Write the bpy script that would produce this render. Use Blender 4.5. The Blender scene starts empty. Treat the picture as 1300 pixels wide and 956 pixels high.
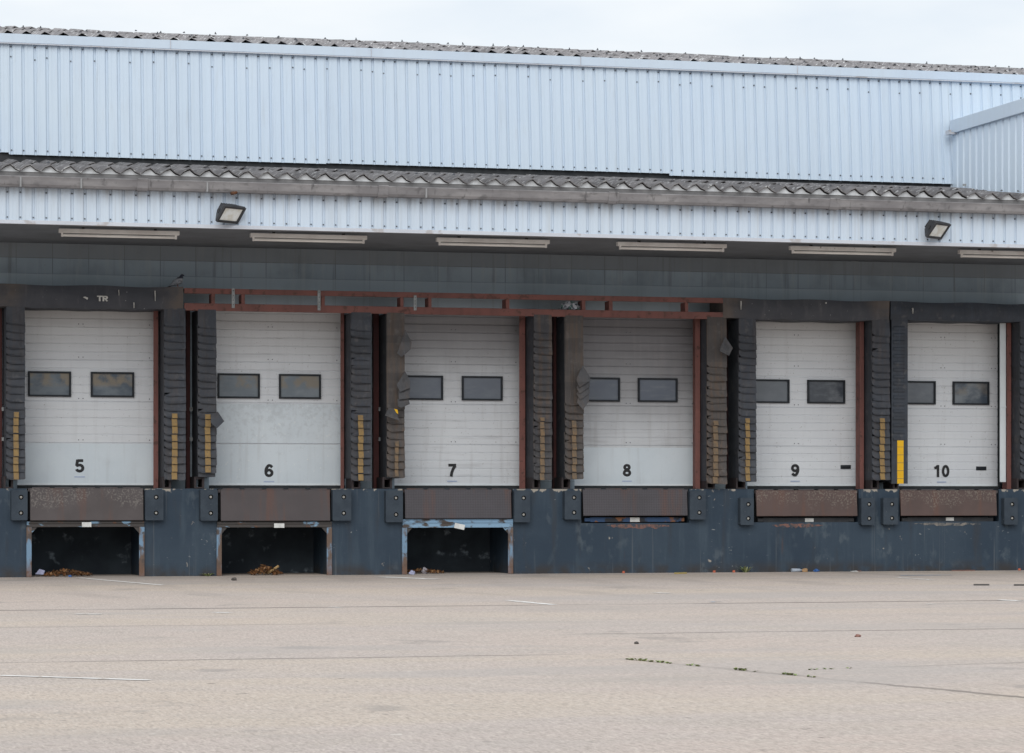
import bpy, bmesh, math, random
from mathutils import Vector, Matrix, Euler
random.seed(7)
S = bpy.context.scene
COL = S.collection
R = math.radians

# ---------------------------------------------------------------- camera
F = 3717.0; TH = math.atan(0.269); EYE = 1.255
CAM = Vector((-5.55, -46.66, EYE))
rt = Vector((math.cos(TH), -math.sin(TH), 0)); fw = Vector((math.sin(TH), math.cos(TH), 0)); up = Vector((0, 0, 1))
cd = bpy.data.cameras.new("camera"); cam = bpy.data.objects.new("camera", cd); COL.objects.link(cam)
cam.location = CAM; cam.rotation_euler = (R(90), 0, -TH)
cd.sensor_width = 36; cd.lens = F / 1300 * 36; cd.shift_y = (632 - 478) / 1300
cd.clip_start = 0.5; cd.clip_end = 2000
S.camera = cam

# survey helper: the point of the facade plane y that was measured at photo column u, row v
def at(u, v, y):
    d = rt * ((u - 650) / F) + fw + up * ((632 - v) / F)
    return CAM + d * ((y - CAM.y) / d.y)
def X(u, y): return at(u, 632, y).x
def Zt(u, v, y): return at(u, v, y).z
def gnd(u, v, z=0.0):
    d = rt * ((u - 650) / F) + fw + up * ((632 - v) / F)
    return CAM + d * ((z - EYE) / d.z)

# ---------------------------------------------------------------- mesh helpers
class MB:
    def __init__(s): s.v = []; s.f = []; s.m = []
    def face(s, pts, m=0):
        n = len(s.v); s.v += [Vector(p) for p in pts]; s.f.append(tuple(range(n, n + len(pts)))); s.m.append(m); return s
    def box(s, x0, x1, y0, y1, z0, z1, m=0):
        n = len(s.v)
        s.v += [Vector(p) for p in ((x0,y0,z0),(x1,y0,z0),(x1,y1,z0),(x0,y1,z0),(x0,y0,z1),(x1,y0,z1),(x1,y1,z1),(x0,y1,z1))]
        for f in ((0,3,2,1),(4,5,6,7),(0,1,5,4),(1,2,6,5),(2,3,7,6),(3,0,4,7)):
            s.f.append(tuple(n+i for i in f)); s.m.append(m)
        return s
    def prism(s, pts, d, m=0):
        pts = [Vector(p) for p in pts]; d = Vector(d); n = len(s.v); k = len(pts)
        s.v += pts + [p + d for p in pts]
        s.f.append(tuple(n+i for i in range(k))[::-1]); s.m.append(m)
        s.f.append(tuple(n+k+i for i in range(k))); s.m.append(m)
        for i in range(k):
            j = (i+1) % k
            s.f.append((n+i, n+j, n+k+j, n+k+i)); s.m.append(m)
        return s
    def grid(s, rows, m=0, flip=False):
        n = len(s.v); w = len(rows[0])
        for r in rows: s.v += [Vector(p) for p in r]
        for i in range(len(rows)-1):
            for j in range(w-1):
                q = (n+i*w+j, n+i*w+j+1, n+(i+1)*w+j+1, n+(i+1)*w+j)
                s.f.append(q[::-1] if flip else q); s.m.append(m)
        return s
    def tube(s, p0, p1, r, n=10, m=0, r1=None):
        p0 = Vector(p0); p1 = Vector(p1); r1 = r if r1 is None else r1
        a = (p1-p0).normalized(); b = a.orthogonal().normalized(); c = a.cross(b)
        k = len(s.v)
        for p, rr in ((p0, r), (p1, r1)):
            for i in range(n):
                t = 2*math.pi*i/n; s.v.append(p + b*math.cos(t)*rr + c*math.sin(t)*rr)
        for i in range(n):
            j = (i+1) % n; s.f.append((k+i, k+j, k+n+j, k+n+i)); s.m.append(m)
        s.f.append(tuple(k+i for i in range(n))[::-1]); s.m.append(m)
        s.f.append(tuple(k+n+i for i in range(n))); s.m.append(m)
        return s
    def build(s, name, mats, parent=None, smooth=False, bevel=0, label=None, kind=None):
        if not isinstance(mats, (list, tuple)): mats = [mats]
        o0 = worldloc(parent)
        me = bpy.data.meshes.new(name)
        me.from_pydata([tuple(v - o0) for v in s.v], [], s.f)
        for m in mats: me.materials.append(m)
        for p, mi in zip(me.polygons, s.m):
            p.material_index = mi; p.use_smooth = smooth
        bm = bmesh.new(); bm.from_mesh(me)
        bmesh.ops.recalc_face_normals(bm, faces=bm.faces) if name not in OPEN else None
        bm.to_mesh(me); bm.free()
        o = bpy.data.objects.new(name, me); COL.objects.link(o)
        if parent: o.parent = parent
        if bevel:
            b = o.modifiers.new("bevel", 'BEVEL'); b.width = bevel; b.segments = 2; b.limit_method = 'ANGLE'; b.angle_limit = R(40)
        if label: o['label'] = label
        if kind: o['kind'] = kind
        return o
OPEN = set()
def worldloc(o):
    v = Vector((0, 0, 0))
    while o: v += o.location; o = o.parent
    return v
def thing(name, label, cat, loc, group=None):
    o = bpy.data.objects.new(name, None); COL.objects.link(o); o.location = loc
    o.empty_display_size = .2; o['label'] = label; o['category'] = cat
    if group: o['group'] = group
    return o
def tag(o, label, cat, group=None):
    o['label'] = label; o['category'] = cat
    if group: o['group'] = group
    return o
def copy_tree(root, loc, label, rot=None):
    r = root.copy(); COL.objects.link(r); r.location = loc; r['label'] = label
    if rot: r.rotation_euler = rot
    def rec(a, b):
        for ch in list(a.children):
            c = ch.copy(); COL.objects.link(c); c.parent = b; rec(ch, c)
    rec(root, r)
    return r

# ---------------------------------------------------------------- materials
class NT:
    def __init__(s, name):
        s.mat = bpy.data.materials.new(name); s.mat.use_nodes = True
        s.t = s.mat.node_tree; s.n = s.t.nodes; s.b = s.n["Principled BSDF"]
        s.pos = s.n.new("ShaderNodeNewGeometry").outputs["Position"]
        sp = s.n.new("ShaderNodeSeparateXYZ"); s.t.links.new(s.pos, sp.inputs[0]); s.x, s.y, s.z = sp.outputs
    def link(s, v, inp):
        if hasattr(v, "is_output"): s.t.links.new(v, inp)
        elif isinstance(v, (tuple, list)) and len(v) == 3 and inp.type == 'RGBA': inp.default_value = (*v, 1)
        else: inp.default_value = v
    def math(s, op, a, b=0.0, clamp=False):
        n = s.n.new("ShaderNodeMath"); n.operation = op; n.use_clamp = clamp
        s.link(a, n.inputs[0]); s.link(b, n.inputs[1]); return n.outputs[0]
    def mapv(s, sc, off=(0,0,0)):
        n = s.n.new("ShaderNodeMapping"); s.link(s.pos, n.inputs[0]); n.inputs["Scale"].default_value = sc; n.inputs["Location"].default_value = off
        return n.outputs[0]
    def noise(s, scale=1.0, detail=4, vec=None, rough=.55, off=0.0, sc=(1,1,1)):
        v = s.mapv(sc, (off, off*1.7, off*.6)) if vec is None else vec
        n = s.n.new("ShaderNodeTexNoise"); s.link(v, n.inputs["Vector"]); n.inputs["Scale"].default_value = scale
        n.inputs["Detail"].default_value = detail; n.inputs["Roughness"].default_value = rough
        return n.outputs["Fac"]
    def ramp(s, v, a, b, c=0.0, d=1.0, smooth=True):
        n = s.n.new("ShaderNodeMapRange"); n.interpolation_type = 'SMOOTHSTEP' if smooth else 'LINEAR'
        s.link(v, n.inputs[0])
        for i, q in enumerate((a, b, c, d)): s.link(q, n.inputs[i+1])
        return n.outputs[0]
    def mix(s, f, a, b, mode='MIX'):
        n = s.n.new("ShaderNodeMix"); n.data_type = 'RGBA'; n.blend_type = mode
        s.link(f, n.inputs[0]); s.link(a, n.inputs[6]); s.link(b, n.inputs[7]); return n.outputs[2]
    def bump(s, h, strength=.3, dist=.01):
        n = s.n.new("ShaderNodeBump"); n.inputs["Strength"].default_value = strength; n.inputs["Distance"].default_value = dist
        s.link(h, n.inputs["Height"]); s.t.links.new(n.outputs[0], s.b.inputs["Normal"])
    def out(s, col, rough=.7, spec=.3, metal=0.0):
        s.link(col, s.b.inputs["Base Color"]); s.link(rough, s.b.inputs["Roughness"])
        s.b.inputs["Specular IOR Level"].default_value = spec; s.b.inputs["Metallic"].default_value = metal
        return s.mat

def basic(name, c1, c2, scale=3, rough=.7, spec=.3, c3=None, s3=25, t3=.62, streak=0.0, sk=None, bump=0.0, bs=80, metal=0.0, off=0.0):
    t = NT(name)
    c = t.mix(t.ramp(t.noise(scale, 6, off=off), .32, .68), c1, c2)
    if streak:
        f = t.math('MULTIPLY', t.ramp(t.noise(1.0, 5, sc=(9, 9, .7), off=off+3), .45, .75), streak)
        c = t.mix(f, c, sk or tuple(.4*k for k in c1))
    if c3: c = t.mix(t.ramp(t.noise(s3, 4, off=off+5), t3, t3+.08), c, c3)
    if bump: t.bump(t.noise(bs, 4), bump, .006)
    return t.out(c, rough, spec, metal)

def cladding_mat(name, base, seed, dirt=.12):
    t = NT(name)
    wn = t.n.new("ShaderNodeTexWhiteNoise"); wn.noise_dimensions = '1D'
    t.link(t.math('FLOOR', t.math('MULTIPLY', t.x, 1.02)), wn.inputs["W"])
    c = t.mix(t.ramp(wn.outputs[0], 0, 1, smooth=False), tuple(k*.955 for k in base), base)
    c = t.mix(t.math('MULTIPLY', t.ramp(t.noise(.35, 3, off=seed), .3, .7), .30), c, (base[0]*.86, base[1]*.91, base[2]*1.0))
    st = t.math('MULTIPLY', t.ramp(t.noise(1.0, 5, sc=(7, 7, .35), off=seed), .5, .8), dirt)
    c = t.mix(st, c, (.30, .31, .32))
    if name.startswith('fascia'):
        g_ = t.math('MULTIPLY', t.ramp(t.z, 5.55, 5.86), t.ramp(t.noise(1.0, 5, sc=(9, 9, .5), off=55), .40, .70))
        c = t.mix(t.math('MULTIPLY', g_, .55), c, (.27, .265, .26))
    st2 = t.math('MULTIPLY', t.ramp(t.noise(1.0, 4, sc=(16, 16, .18), off=seed+31), .56, .74), dirt*1.5)
    c = t.mix(st2, c, (.36, .37, .37))
    t.bump(t.noise(1.0, 3, sc=(1.6, 1.6, .9), off=seed+9), .25, .05)
    return t.out(c, t.ramp(t.noise(2.0, 3, off=seed), .3, .7, .30, .44), .5)
M = {}
M['clad'] = cladding_mat("upper cladding paint", (.54, .635, .735), 0, .10)
M['clad_low'] = cladding_mat("fascia paint", (.53, .615, .71), 4, .22)
M['clad_wing'] = cladding_mat("wing paint", (.58, .675, .775), 9, .08)
M['flash'] = basic("flashing paint", (.53, .62, .72), (.50, .59, .70), .8, .4, .4, streak=.10, sk=(.35,.35,.36))
M['trim'] = basic("fascia trim", (.52, .55, .60), (.47, .49, .54), 1.5, .45, .4, c3=(.40,.39,.40), s3=3, t3=.6)
M['screw'] = basic("screw heads", (.10, .11, .13), (.07, .07, .08), 20, .5)

def asbestos(name, seed, k=1.0):
    t = NT(name)
    c = t.mix(t.ramp(t.noise(1.3, 6, off=seed), .35, .68), (.175, .168, .173), (.110, .107, .112))
    c = t.mix(t.ramp(t.noise(7, 5, off=seed+2), .5, .68), c, (.205, .20, .202))
    c = t.mix(t.ramp(t.noise(9, 4, off=seed+7), .60, .66), c, (.40, .405, .41))
    c = t.mix(t.ramp(t.noise(16, 4, off=seed+4), .61, .68), c, (.055, .055, .055))
    c = t.mix(t.math('MULTIPLY', t.ramp(t.noise(4, 6, off=seed+17), .54, .66), .55), c, (.075, .073, .07))
    if k != 1: c = t.mix(1.0, c, (k, k, k), 'MULTIPLY')
    t.bump(t.noise(40, 5), .5, .01)
    return t.out(c, .92, .15)
M['roof'] = asbestos("weathered cement sheet", 1)
M['roof_hi'] = asbestos("weathered cement sheet high", 12, 1.75)
M['filler'] = basic("eaves filler", (.58, .61, .64), (.42, .44, .46), 6, .8)
t = NT("gutter cement")
c = t.mix(t.ramp(t.noise(1.5, 6, sc=(1, 1, 3)), .35, .65), (.275, .268, .274), (.195, .19, .198))
c = t.mix(t.ramp(t.noise(5, 5, sc=(1, 1, 2), off=4), .52, .72), c, (.15, .147, .152))
c = t.mix(t.ramp(t.noise(1, 4, sc=(14, 14, 1), off=8), .60, .72), c, (.12, .118, .122))
top = t.math('MULTIPLY', t.ramp(t.z, 5.93, 6.02), .55); c = t.mix(t.math('MULTIPLY', top, t.ramp(t.noise(4, 5, off=2), .3, .6)), c, (.10, .098, .10))
M['gutter'] = t.out(c, .9, .2)
M['eaves'] = basic('eaves board', (.19, .19, .195), (.13, .13, .135), 5, .9)
M['gutter_clip'] = basic("gutter strap", (.27, .275, .285), (.23, .235, .24), 8, .5)
M['rust'] = basic("rust", (.16, .07, .035), (.08, .04, .025), 9, .85)

# slate blue wall boards
t = NT("painted wall boards")
br = t.n.new("ShaderNodeTexBrick"); br.offset = 0.0; br.squash = 1.0
cv = t.n.new("ShaderNodeCombineXYZ"); t.link(t.math('ADD', t.x, 20.12), cv.inputs[0]); t.link(t.z, cv.inputs[1])
t.link(cv.outputs[0], br.inputs["Vector"]); br.inputs["Scale"].default_value = 1.0
br.inputs["Brick Width"].default_value = .578; br.inputs["Row Height"].default_value = .255; br.inputs["Mortar Size"].default_value = .007
br.inputs["Mortar Smooth"].default_value = .5
br.inputs["Color1"].default_value = (.262, .33, .39, 1); br.inputs["Color2"].default_value = (.305, .375, .435, 1); br.inputs["Mortar"].default_value = (.13, .155, .18, 1)
c = br.outputs["Color"]
c = t.mix(t.ramp(t.noise(1.2, 6), .40, .70), c, (.21, .26, .30))
c = t.mix(t.math('MULTIPLY', t.ramp(t.noise(1, 5, sc=(12, 12, 1.0), off=3), .50, .72), .5), c, (.33, .375, .40))
c = t.mix(t.math('MULTIPLY', t.ramp(t.noise(1, 5, sc=(10, 10, .5), off=13), .55, .72), .5), c, (.12, .135, .15))
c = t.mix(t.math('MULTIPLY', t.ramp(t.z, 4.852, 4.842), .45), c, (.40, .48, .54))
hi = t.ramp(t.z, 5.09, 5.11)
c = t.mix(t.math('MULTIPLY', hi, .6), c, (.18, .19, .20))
c = t.mix(t.ramp(t.noise(14, 3, off=2), .70, .76), c, (.20, .20, .20))
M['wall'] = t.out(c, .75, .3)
M['soffit'] = basic("soffit boards", (.17, .185, .205), (.14, .152, .168), 2, .8)

# dock wall paint
def dock_mat(name, seed, dark=1.0):
    t = NT(name)
    k = dark
    c = t.mix(t.ramp(t.noise(.9, 6, off=seed), .33, .68), (.020*k, .037*k, .060*k), (.031*k, .051*k, .076*k))
    c = t.mix(t.math('MULTIPLY', t.ramp(t.noise(1, 6, sc=(7, 7, .8), off=seed+1), .48, .75), .55), c, (.052*k, .078*k, .104*k))
    c = t.mix(t.math('MULTIPLY', t.ramp(t.noise(1, 5, sc=(5, 5, .6), off=seed+6), .56, .72), .7), c, (.030*k, .036*k, .046*k))
    base = t.ramp(t.z, .02, .24, .85, 0)
    c = t.mix(t.math('MULTIPLY', base, t.ramp(t.noise(3, 5, off=seed), .35, .6)), c, (.035, .030, .028))
    c = t.mix(t.math('MULTIPLY', t.ramp(t.noise(1, 5, sc=(16, 16, .35), off=seed+22), .62, .70), .55), c, (.085*k, .10*k, .115*k))
    c = t.mix(t.math('MULTIPLY', t.ramp(t.noise(1, 5, sc=(9, 9, .45), off=seed+27), .69, .74), .5), c, (.085, .045, .032))
    c = t.mix(t.math('MULTIPLY', t.math('MULTIPLY', t.ramp(t.noise(6, 6, off=seed+33, sc=(1, 1, .6)), .55, .70), t.ramp(t.noise(.6, 3, off=seed+35), .42, .6)), .5), c, (.095, .12, .14))
    # chipped arris showing pale concrete
    edge = t.ramp(t.z, 1.30, 1.40)
    ch = t.ramp(t.math('ADD', t.noise(7, 5, sc=(1, 1, .7), off=seed+3), t.math('MULTIPLY', edge, .20)), .70, .76)
    c = t.mix(ch, c, (.33, .30, .26))
    sp = t.ramp(t.noise(30, 3, off=seed+9), .765, .80)
    c = t.mix(sp, c, (.30, .33, .35))
    sp2 = t.math('MULTIPLY', t.ramp(t.noise(11, 5, sc=(1, 1, 2.5), off=seed+15), .67, .73), t.ramp(t.noise(.8, 2, off=seed), .54, .62))
    c = t.mix(sp2, c, (.20, .22, .23))
    t.bump(t.noise(14, 6), .35, .01)
    return t.out(c, .62, .35)
M['dock'] = dock_mat("navy painted concrete", 0)
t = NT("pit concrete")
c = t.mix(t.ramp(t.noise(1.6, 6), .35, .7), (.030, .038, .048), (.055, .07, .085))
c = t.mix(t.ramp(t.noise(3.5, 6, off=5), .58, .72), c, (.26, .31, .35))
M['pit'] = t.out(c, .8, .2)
M['worn'] = basic("worn red lead", (.21, .105, .085), (.09, .07, .068), 9, .8, c3=(.05,.06,.075), s3=14, t3=.5)
M['worn_pale'] = basic("worn pale edge", (.22, .20, .18), (.07, .08, .09), 10, .8, c3=(.045,.06,.075), s3=12, t3=.5)

# shelters
def pad_mat(name, c1, c2, brown, seed):
    t = NT(name)
    c = t.mix(t.ramp(t.noise(5, 5, off=seed), .35, .68), c1, c2)
    c = t.mix(t.math('MULTIPLY', t.ramp(t.noise(1, 5, sc=(14, 14, .8), off=seed+2), .42, .68), brown), c, (.118, .082, .060))
    c = t.mix(t.math('MULTIPLY', t.ramp(t.noise(1, 4, sc=(30, 30, 1.2), off=seed+4), .58, .72), .5), c, tuple(1.75*k for k in c1))
    c = t.mix(t.math('MULTIPLY', t.ramp(t.noise(1, 4, sc=(20, 20, 1.0), off=seed+8), .56, .70), .45), c, tuple(.45*k for k in c1))
    wn = t.n.new("ShaderNodeTexWhiteNoise"); wn.noise_dimensions = '2D'
    cv = t.n.new("ShaderNodeCombineXYZ"); t.link(t.math('FLOOR', t.math('MULTIPLY', t.z, 8.2)), cv.inputs[0]); t.link(t.math('FLOOR', t.math('MULTIPLY', t.x, 1.3)), cv.inputs[1]); t.link(cv.outputs[0], wn.inputs["Vector"])
    c = t.mix(t.ramp(wn.outputs[0], 0, 1, 0, .42, smooth=False), c, (.035, .036, .04))
    c = t.mix(t.math('MULTIPLY', t.ramp(t.noise(7, 5, off=seed+21), .56, .72), .35), c, (.16, .15, .145))
    t.bump(t.noise(14, 6), .35, .012)
    return t.out(c, .68, .3)
M['pad'] = pad_mat("charcoal pad fabric", (.050, .057, .072), (.064, .071, .085), .22, 0)
M['pad_mid'] = pad_mat("weathered pad fabric", (.058, .058, .065), (.074, .072, .076), .65, 20)
M['pad_brown'] = pad_mat("sun bleached pad fabric", (.076, .068, .066), (.092, .082, .077), .75, 40)
M['pad_navy'] = pad_mat("navy pad fabric", (.040, .050, .066), (.050, .060, .078), .05, 60)
M['flap'] = pad_mat('torn flap fabric', (.082, .084, .092), (.098, .098, .104), .35, 33)
M['pad_side'] = pad_mat("pad side fabric", (.046, .053, .066), (.058, .065, .078), .12, 80)
t = NT("yellow paint worn")
c = t.mix(t.ramp(t.noise(9, 4, sc=(1, 1, 1)), .35, .7), (.27, .175, .065), (.215, .14, .06))
c = t.mix(t.ramp(t.noise(1, 4, off=3, sc=(60, 60, 14)), .50, .70), c, (.17, .125, .075))
M['yellow_worn'] = t.out(c, .6)
M['yellow_faint'] = basic('faded yellow paint', (.19, .125, .07), (.12, .095, .07), 14, .65)
M['yellow'] = basic("yellow vinyl", (.72, .42, .012), (.64, .36, .012), 5, .45)
M['red'] = basic("red oxide steel", (.205, .086, .073), (.165, .075, .066), 3, .65, .3, c3=(.10,.05,.042), s3=11, t3=.58, streak=.4, sk=(.085,.04,.036))
M['red_dark'] = basic("dark red steel", (.085, .026, .024), (.062, .022, .022), 4, .65)
M['bracket'] = basic('dark bracket steel', (.040, .030, .032), (.028, .024, .026), 6, .7)
M['galv'] = basic("galvanised strap", (.32, .34, .35), (.22, .235, .24), 14, .45, .5, c3=(.16,.15,.14), s3=30, metal=.3)
M['drop'] = basic("bird lime", (.58, .58, .56), (.42, .42, .40), 20, .9)

# doors
def door_mat(name, seed, tone=1.0, soot=0.0, soot_z=(2.2, 4.1), warm=.5):
    t = NT(name)
    c = t.mix(t.ramp(t.noise(.8, 4, off=seed), .3, .7), (.635*tone, .66*tone, .695*tone), (.68*tone, .705*tone, .735*tone))
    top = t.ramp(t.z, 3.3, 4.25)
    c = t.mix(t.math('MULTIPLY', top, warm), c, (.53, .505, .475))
    nz = t.math('ADD', t.math('MULTIPLY', t.noise(.8, 5, off=seed+3, sc=(.6, .6, 1.3)), .35), t.math('MULTIPLY', t.noise(1.0, 5, off=seed+13, sc=(5, 5, .7)), .10))
    bl = t.ramp(t.math('ADD', nz, t.ramp(t.z, soot_z[0], soot_z[1], -.22, .46, smooth=False)), .10, .66)
    c = t.mix(t.math('MULTIPLY', bl, soot), c, (.165, .16, .17))
    st = t.ramp(t.noise(1, 6, sc=(11, 11, .8), off=seed+5), .50, .74)
    c = t.mix(t.math('MULTIPLY', st, (.10 + .14*soot)), c, (.30, .285, .275))
    hz = t.ramp(t.noise(1, 5, sc=(.8, .8, 9), off=seed+8), .52, .72)
    c = t.mix(t.math('MULTIPLY', hz, .10 + .25*soot), c, (.30, .30, .31))
    c = t.mix(t.math('MULTIPLY', t.ramp(t.noise(30, 3, off=seed), .66, .72), .5), c, (.22, .2, .18))
    return t.out(c, .48, .35)
def panel_mat(name, seed, peel):
    t = NT(name)
    c = t.mix(t.ramp(t.noise(1.2, 4, off=seed), .3, .7), (.60, .665, .715), (.645, .705, .75))
    up_ = t.ramp(t.z, 1.9, 2.75, 0, .16, smooth=False)
    p = t.ramp(t.math('ADD', t.noise(9, 7, off=seed+1, rough=.7), t.math('MULTIPLY', up_, peel)), .56, .76)
    c = t.mix(t.math('MULTIPLY', p, .32 + .2*(peel > .9)), c, (.47, .51, .54))
    sp = t.ramp(t.noise(24, 5, sc=(1, 1, .7), off=seed+4), .62, .70)
    c = t.mix(t.math('MULTIPLY', sp, .6*peel), c, (.78, .80, .80))
    c = t.mix(t.math('MULTIPLY', t.ramp(t.noise(1, 5, sc=(10, 10, .6), off=seed+7), .52, .75), .22), c, (.36, .36, .36))
    c = t.mix(t.math('MULTIPLY', t.ramp(t.noise(2.2, 5, off=seed+9), .50, .80), .22), c, (.40, .42, .45))
    return t.out(c, .45, .35)
M['num'] = basic("black numeral vinyl", (.018, .018, .02), (.026, .026, .028), 20, .5)
M['sticker'] = basic("pale blue sticker", (.36, .43, .60), (.42, .48, .62), 30, .5)
M['tagwhite'] = basic("white plate", (.66, .67, .66), (.52, .53, .52), 12, .5)
M['frame'] = basic("window surround", (.022, .026, .032), (.03, .034, .04), 8, .6, .2)
def pane_mat(name, seed, c1, c2, brown):
    t = NT(name)
    c = t.mix(t.ramp(t.noise(2.5, 4, off=seed, sc=(1, 1, 1.4)), .38, .66), c1, c2)
    up_ = t.ramp(t.z, 3.02, 3.10)
    c = t.mix(t.math('MULTIPLY', t.math('MULTIPLY', up_, t.ramp(t.noise(4.5, 4, off=seed+2), .40, .60)), brown), c, (.155, .125, .09))
    c = t.mix(t.math('MULTIPLY', t.ramp(t.noise(1, 4, sc=(3, 3, 14), off=seed), .5, .75), .3), c, (.14, .15, .16))
    t.bump(t.noise(3, 2, off=seed), .10, .02)
    c = t.mix(1.0, c, (1.42, 1.48, 1.52), 'MULTIPLY')
    return t.out(c, .14, .35)
M['seal'] = basic("rubber seal", (.022, .026, .03), (.035, .038, .042), 6, .7)
M['rubber'] = basic("bumper rubber", (.042, .057, .075), (.030, .042, .058), 5, .7, c3=(.20,.21,.21), s3=18, t3=.70, bump=.3)
M['hole'] = basic("bolt recess", (.012, .014, .018), (.018, .02, .024), 10, .8)
M['bolt'] = basic("bolt head", (.40, .40, .38), (.25, .23, .21), 40, .45, metal=.4)

def lip_mat(name, c1, c2, seed, speck=None, tread=0.0):
    t = NT(name)
    c = t.mix(t.ramp(t.noise(2.2, 6, off=seed), .35, .68), c1, c2)
    c = t.mix(t.math('MULTIPLY', t.ramp(t.noise(1, 5, sc=(5, 5, .5), off=seed+2), .52, .70), .55), c, (.125, .062, .045))
    if speck:
        g = t.math('MULTIPLY', t.ramp(t.noise(34, 4, off=seed), .50, .60), t.ramp(t.math('ADD', t.noise(2.4, 4, off=seed+5), t.ramp(t.z, .95, 1.35, -.18, .14)), .44, .60))
        c = t.mix(t.math('MULTIPLY', g, .75), c, speck)
    if tread:
        wv = t.n.new("ShaderNodeTexChecker"); wv.inputs["Scale"].default_value = 34
        mp = t.n.new("ShaderNodeMapping"); mp.inputs["Rotation"].default_value = (0, R(45), 0); mp.inputs["Scale"].default_value = (1, .01, 1); t.link(t.pos, mp.inputs[0]); t.link(mp.outputs[0], wv.inputs[0])
        c = t.mix(t.math('MULTIPLY', wv.outputs["Fac"], tread), c, tuple(.55*k for k in c1))
        t.bump(wv.outputs["Fac"], .5, .006)
    return t.out(c, .58, .35)
M['lip'] = lip_mat("worn lip plate", (.088, .076, .077), (.072, .062, .063), 0, (.17, .155, .145))
M['lip6'] = lip_mat("worn lip plate brown", (.078, .067, .070), (.068, .059, .062), 9)
M['lip_tread'] = lip_mat("chequer lip plate", (.078, .073, .083), (.068, .064, .072), 5, None, .35)
M['lip_rust'] = lip_mat("rusty lip plate", (.098, .066, .060), (.080, .056, .052), 14, (.17, .145, .125))
t = NT("flaking blue steel")
c = t.mix(t.ramp(t.noise(3.2, 6, sc=(2.5, 2.5, .8)), .42, .56), (.135, .095, .075), (.165, .265, .38))
c = t.mix(t.ramp(t.noise(6, 6, off=6), .52, .62), c, (.085, .07, .065))
c = t.mix(t.ramp(t.z, .02, .30, .85, 0), c, (.16, .09, .06))
M['bluerust'] = t.out(c, .7, .3)
t = NT("grimy crossbar")
c = t.mix(t.ramp(t.noise(4, 6, sc=(1, 1, 2.5)), .58, .64), (.062, .056, .054), (.20, .32, .44))
c = t.mix(t.ramp(t.noise(6, 6, off=6), .58, .66), c, (.13, .065, .04))
M['crossbar'] = t.out(c, .75, .3)
t = NT("dirty crossbar blue more")
c = t.mix(t.ramp(t.noise(4.2, 6, off=11, sc=(1, 1, 2)), .42, .52), (.075, .062, .056), (.21, .34, .48))
M['crossbar_blue'] = t.out(c, .7, .3)
t = NT("slot bar blue orange")
c = t.mix(t.ramp(t.noise(3.0, 5, off=3), .46, .54), (.035, .075, .16), (.028, .03, .036))
c = t.mix(t.ramp(t.noise(3.4, 5, off=9), .55, .60), c, (.22, .10, .05))
M['slotbar'] = t.out(c, .6, .3)
M['slotbar_dark'] = basic("slot bar dark", (.03, .034, .04), (.05, .052, .056), 6, .7)
M['lampblack'] = basic("lamp housing", (.030, .032, .036), (.045, .046, .05), 6, .5)
t = NT("lamp glass")
c = t.mix(t.ramp(t.noise(7, 3), .38, .62), (.84, .88, .88), (.70, .70, .64))
M['lampglass'] = t.out(c, .12, .6)
M['lamprim'] = basic("lamp reflector rim", (.30, .30, .30), (.22, .22, .22), 10, .5)
M['batten'] = basic("batten enamel", (.74, .73, .71), (.62, .60, .58), 4, .5, c3=(.25,.22,.2), s3=9, t3=.66)
M['tubeglass'] = basic("tube glass", (.85, .84, .81), (.78, .76, .73), 4, .25)
M['white_rail'] = basic("white guide rail", (.74, .79, .82), (.68, .73, .76), 3, .4)

# ground
t = NT("yard concrete")
n1 = t.noise(.22, 5); n2 = t.noise(1.6, 6, off=3); n3 = t.noise(22, 4, off=5); n4 = t.noise(70, 3, off=9)
c = t.mix(t.ramp(n1, .35, .65), (.520, .432, .386), (.488, .424, .396))
c = t.mix(t.math('MULTIPLY', t.ramp(n2, .42, .70), .5), c, (.420, .372, .335))
c = t.mix(t.math('MULTIPLY', t.ramp(t.noise(.45, 5, off=21, sc=(.35, 1, 1)), .48, .66), .6), c, (.555, .462, .372))
c = t.mix(t.math('MULTIPLY', t.ramp(n3, .48, .70), .55), c, (.33, .285, .25))
c = t.mix(t.math('MULTIPLY', t.ramp(n4, .46, .66), .55), c, (.66, .59, .52))
n5 = t.noise(1.0, 3, off=77, sc=(46, 9, 1)); c = t.mix(t.math('MULTIPLY', t.ramp(n5, .46, .70), .55), c, (.31, .265, .23)); n6 = t.noise(1.0, 3, off=91, sc=(60, 10, 1)); c = t.mix(t.math('MULTIPLY', t.ramp(n6, .50, .70), .5), c, (.68, .61, .54))
c = t.mix(t.math('MULTIPLY', t.ramp(t.noise(5.5, 3, off=31), .71, .75), .6), c, (.15, .135, .12))
c = t.mix(t.math('MULTIPLY', t.ramp(t.noise(.55, 5, off=41, sc=(.35, 1, 1)), .55, .72), .45), c, (.385, .355, .335))
trk = t.math('ABSOLUTE', t.math('SUBTRACT', t.math('FRACT', t.math('DIVIDE', t.math('ADD', t.math('ADD', t.x, .08), t.math('MULTIPLY', t.math('SUBTRACT', t.noise(.16, 3, off=71), .5), 2.2)), 1.525)), .5))
trk = t.math('MULTIPLY', t.ramp(trk, .21, .10), t.math('MULTIPLY', t.ramp(t.y, -17.0, -7.0), t.ramp(t.noise(.7, 5, off=73, sc=(1, .4, 1)), .40, .66)))
c = t.mix(t.math('MULTIPLY', trk, .42), c, (.34, .30, .275))
c = t.mix(t.math('MULTIPLY', t.ramp(t.noise(1.0, 5, off=101, sc=(1, .8, 1)), .63, .72), .5), c, (.29, .265, .25))
c = t.mix(t.math('MULTIPLY', t.ramp(t.noise(.30, 4, off=111, sc=(.5, 1.2, 1)), .56, .62), .35), c, (.415, .385, .368))
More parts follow.
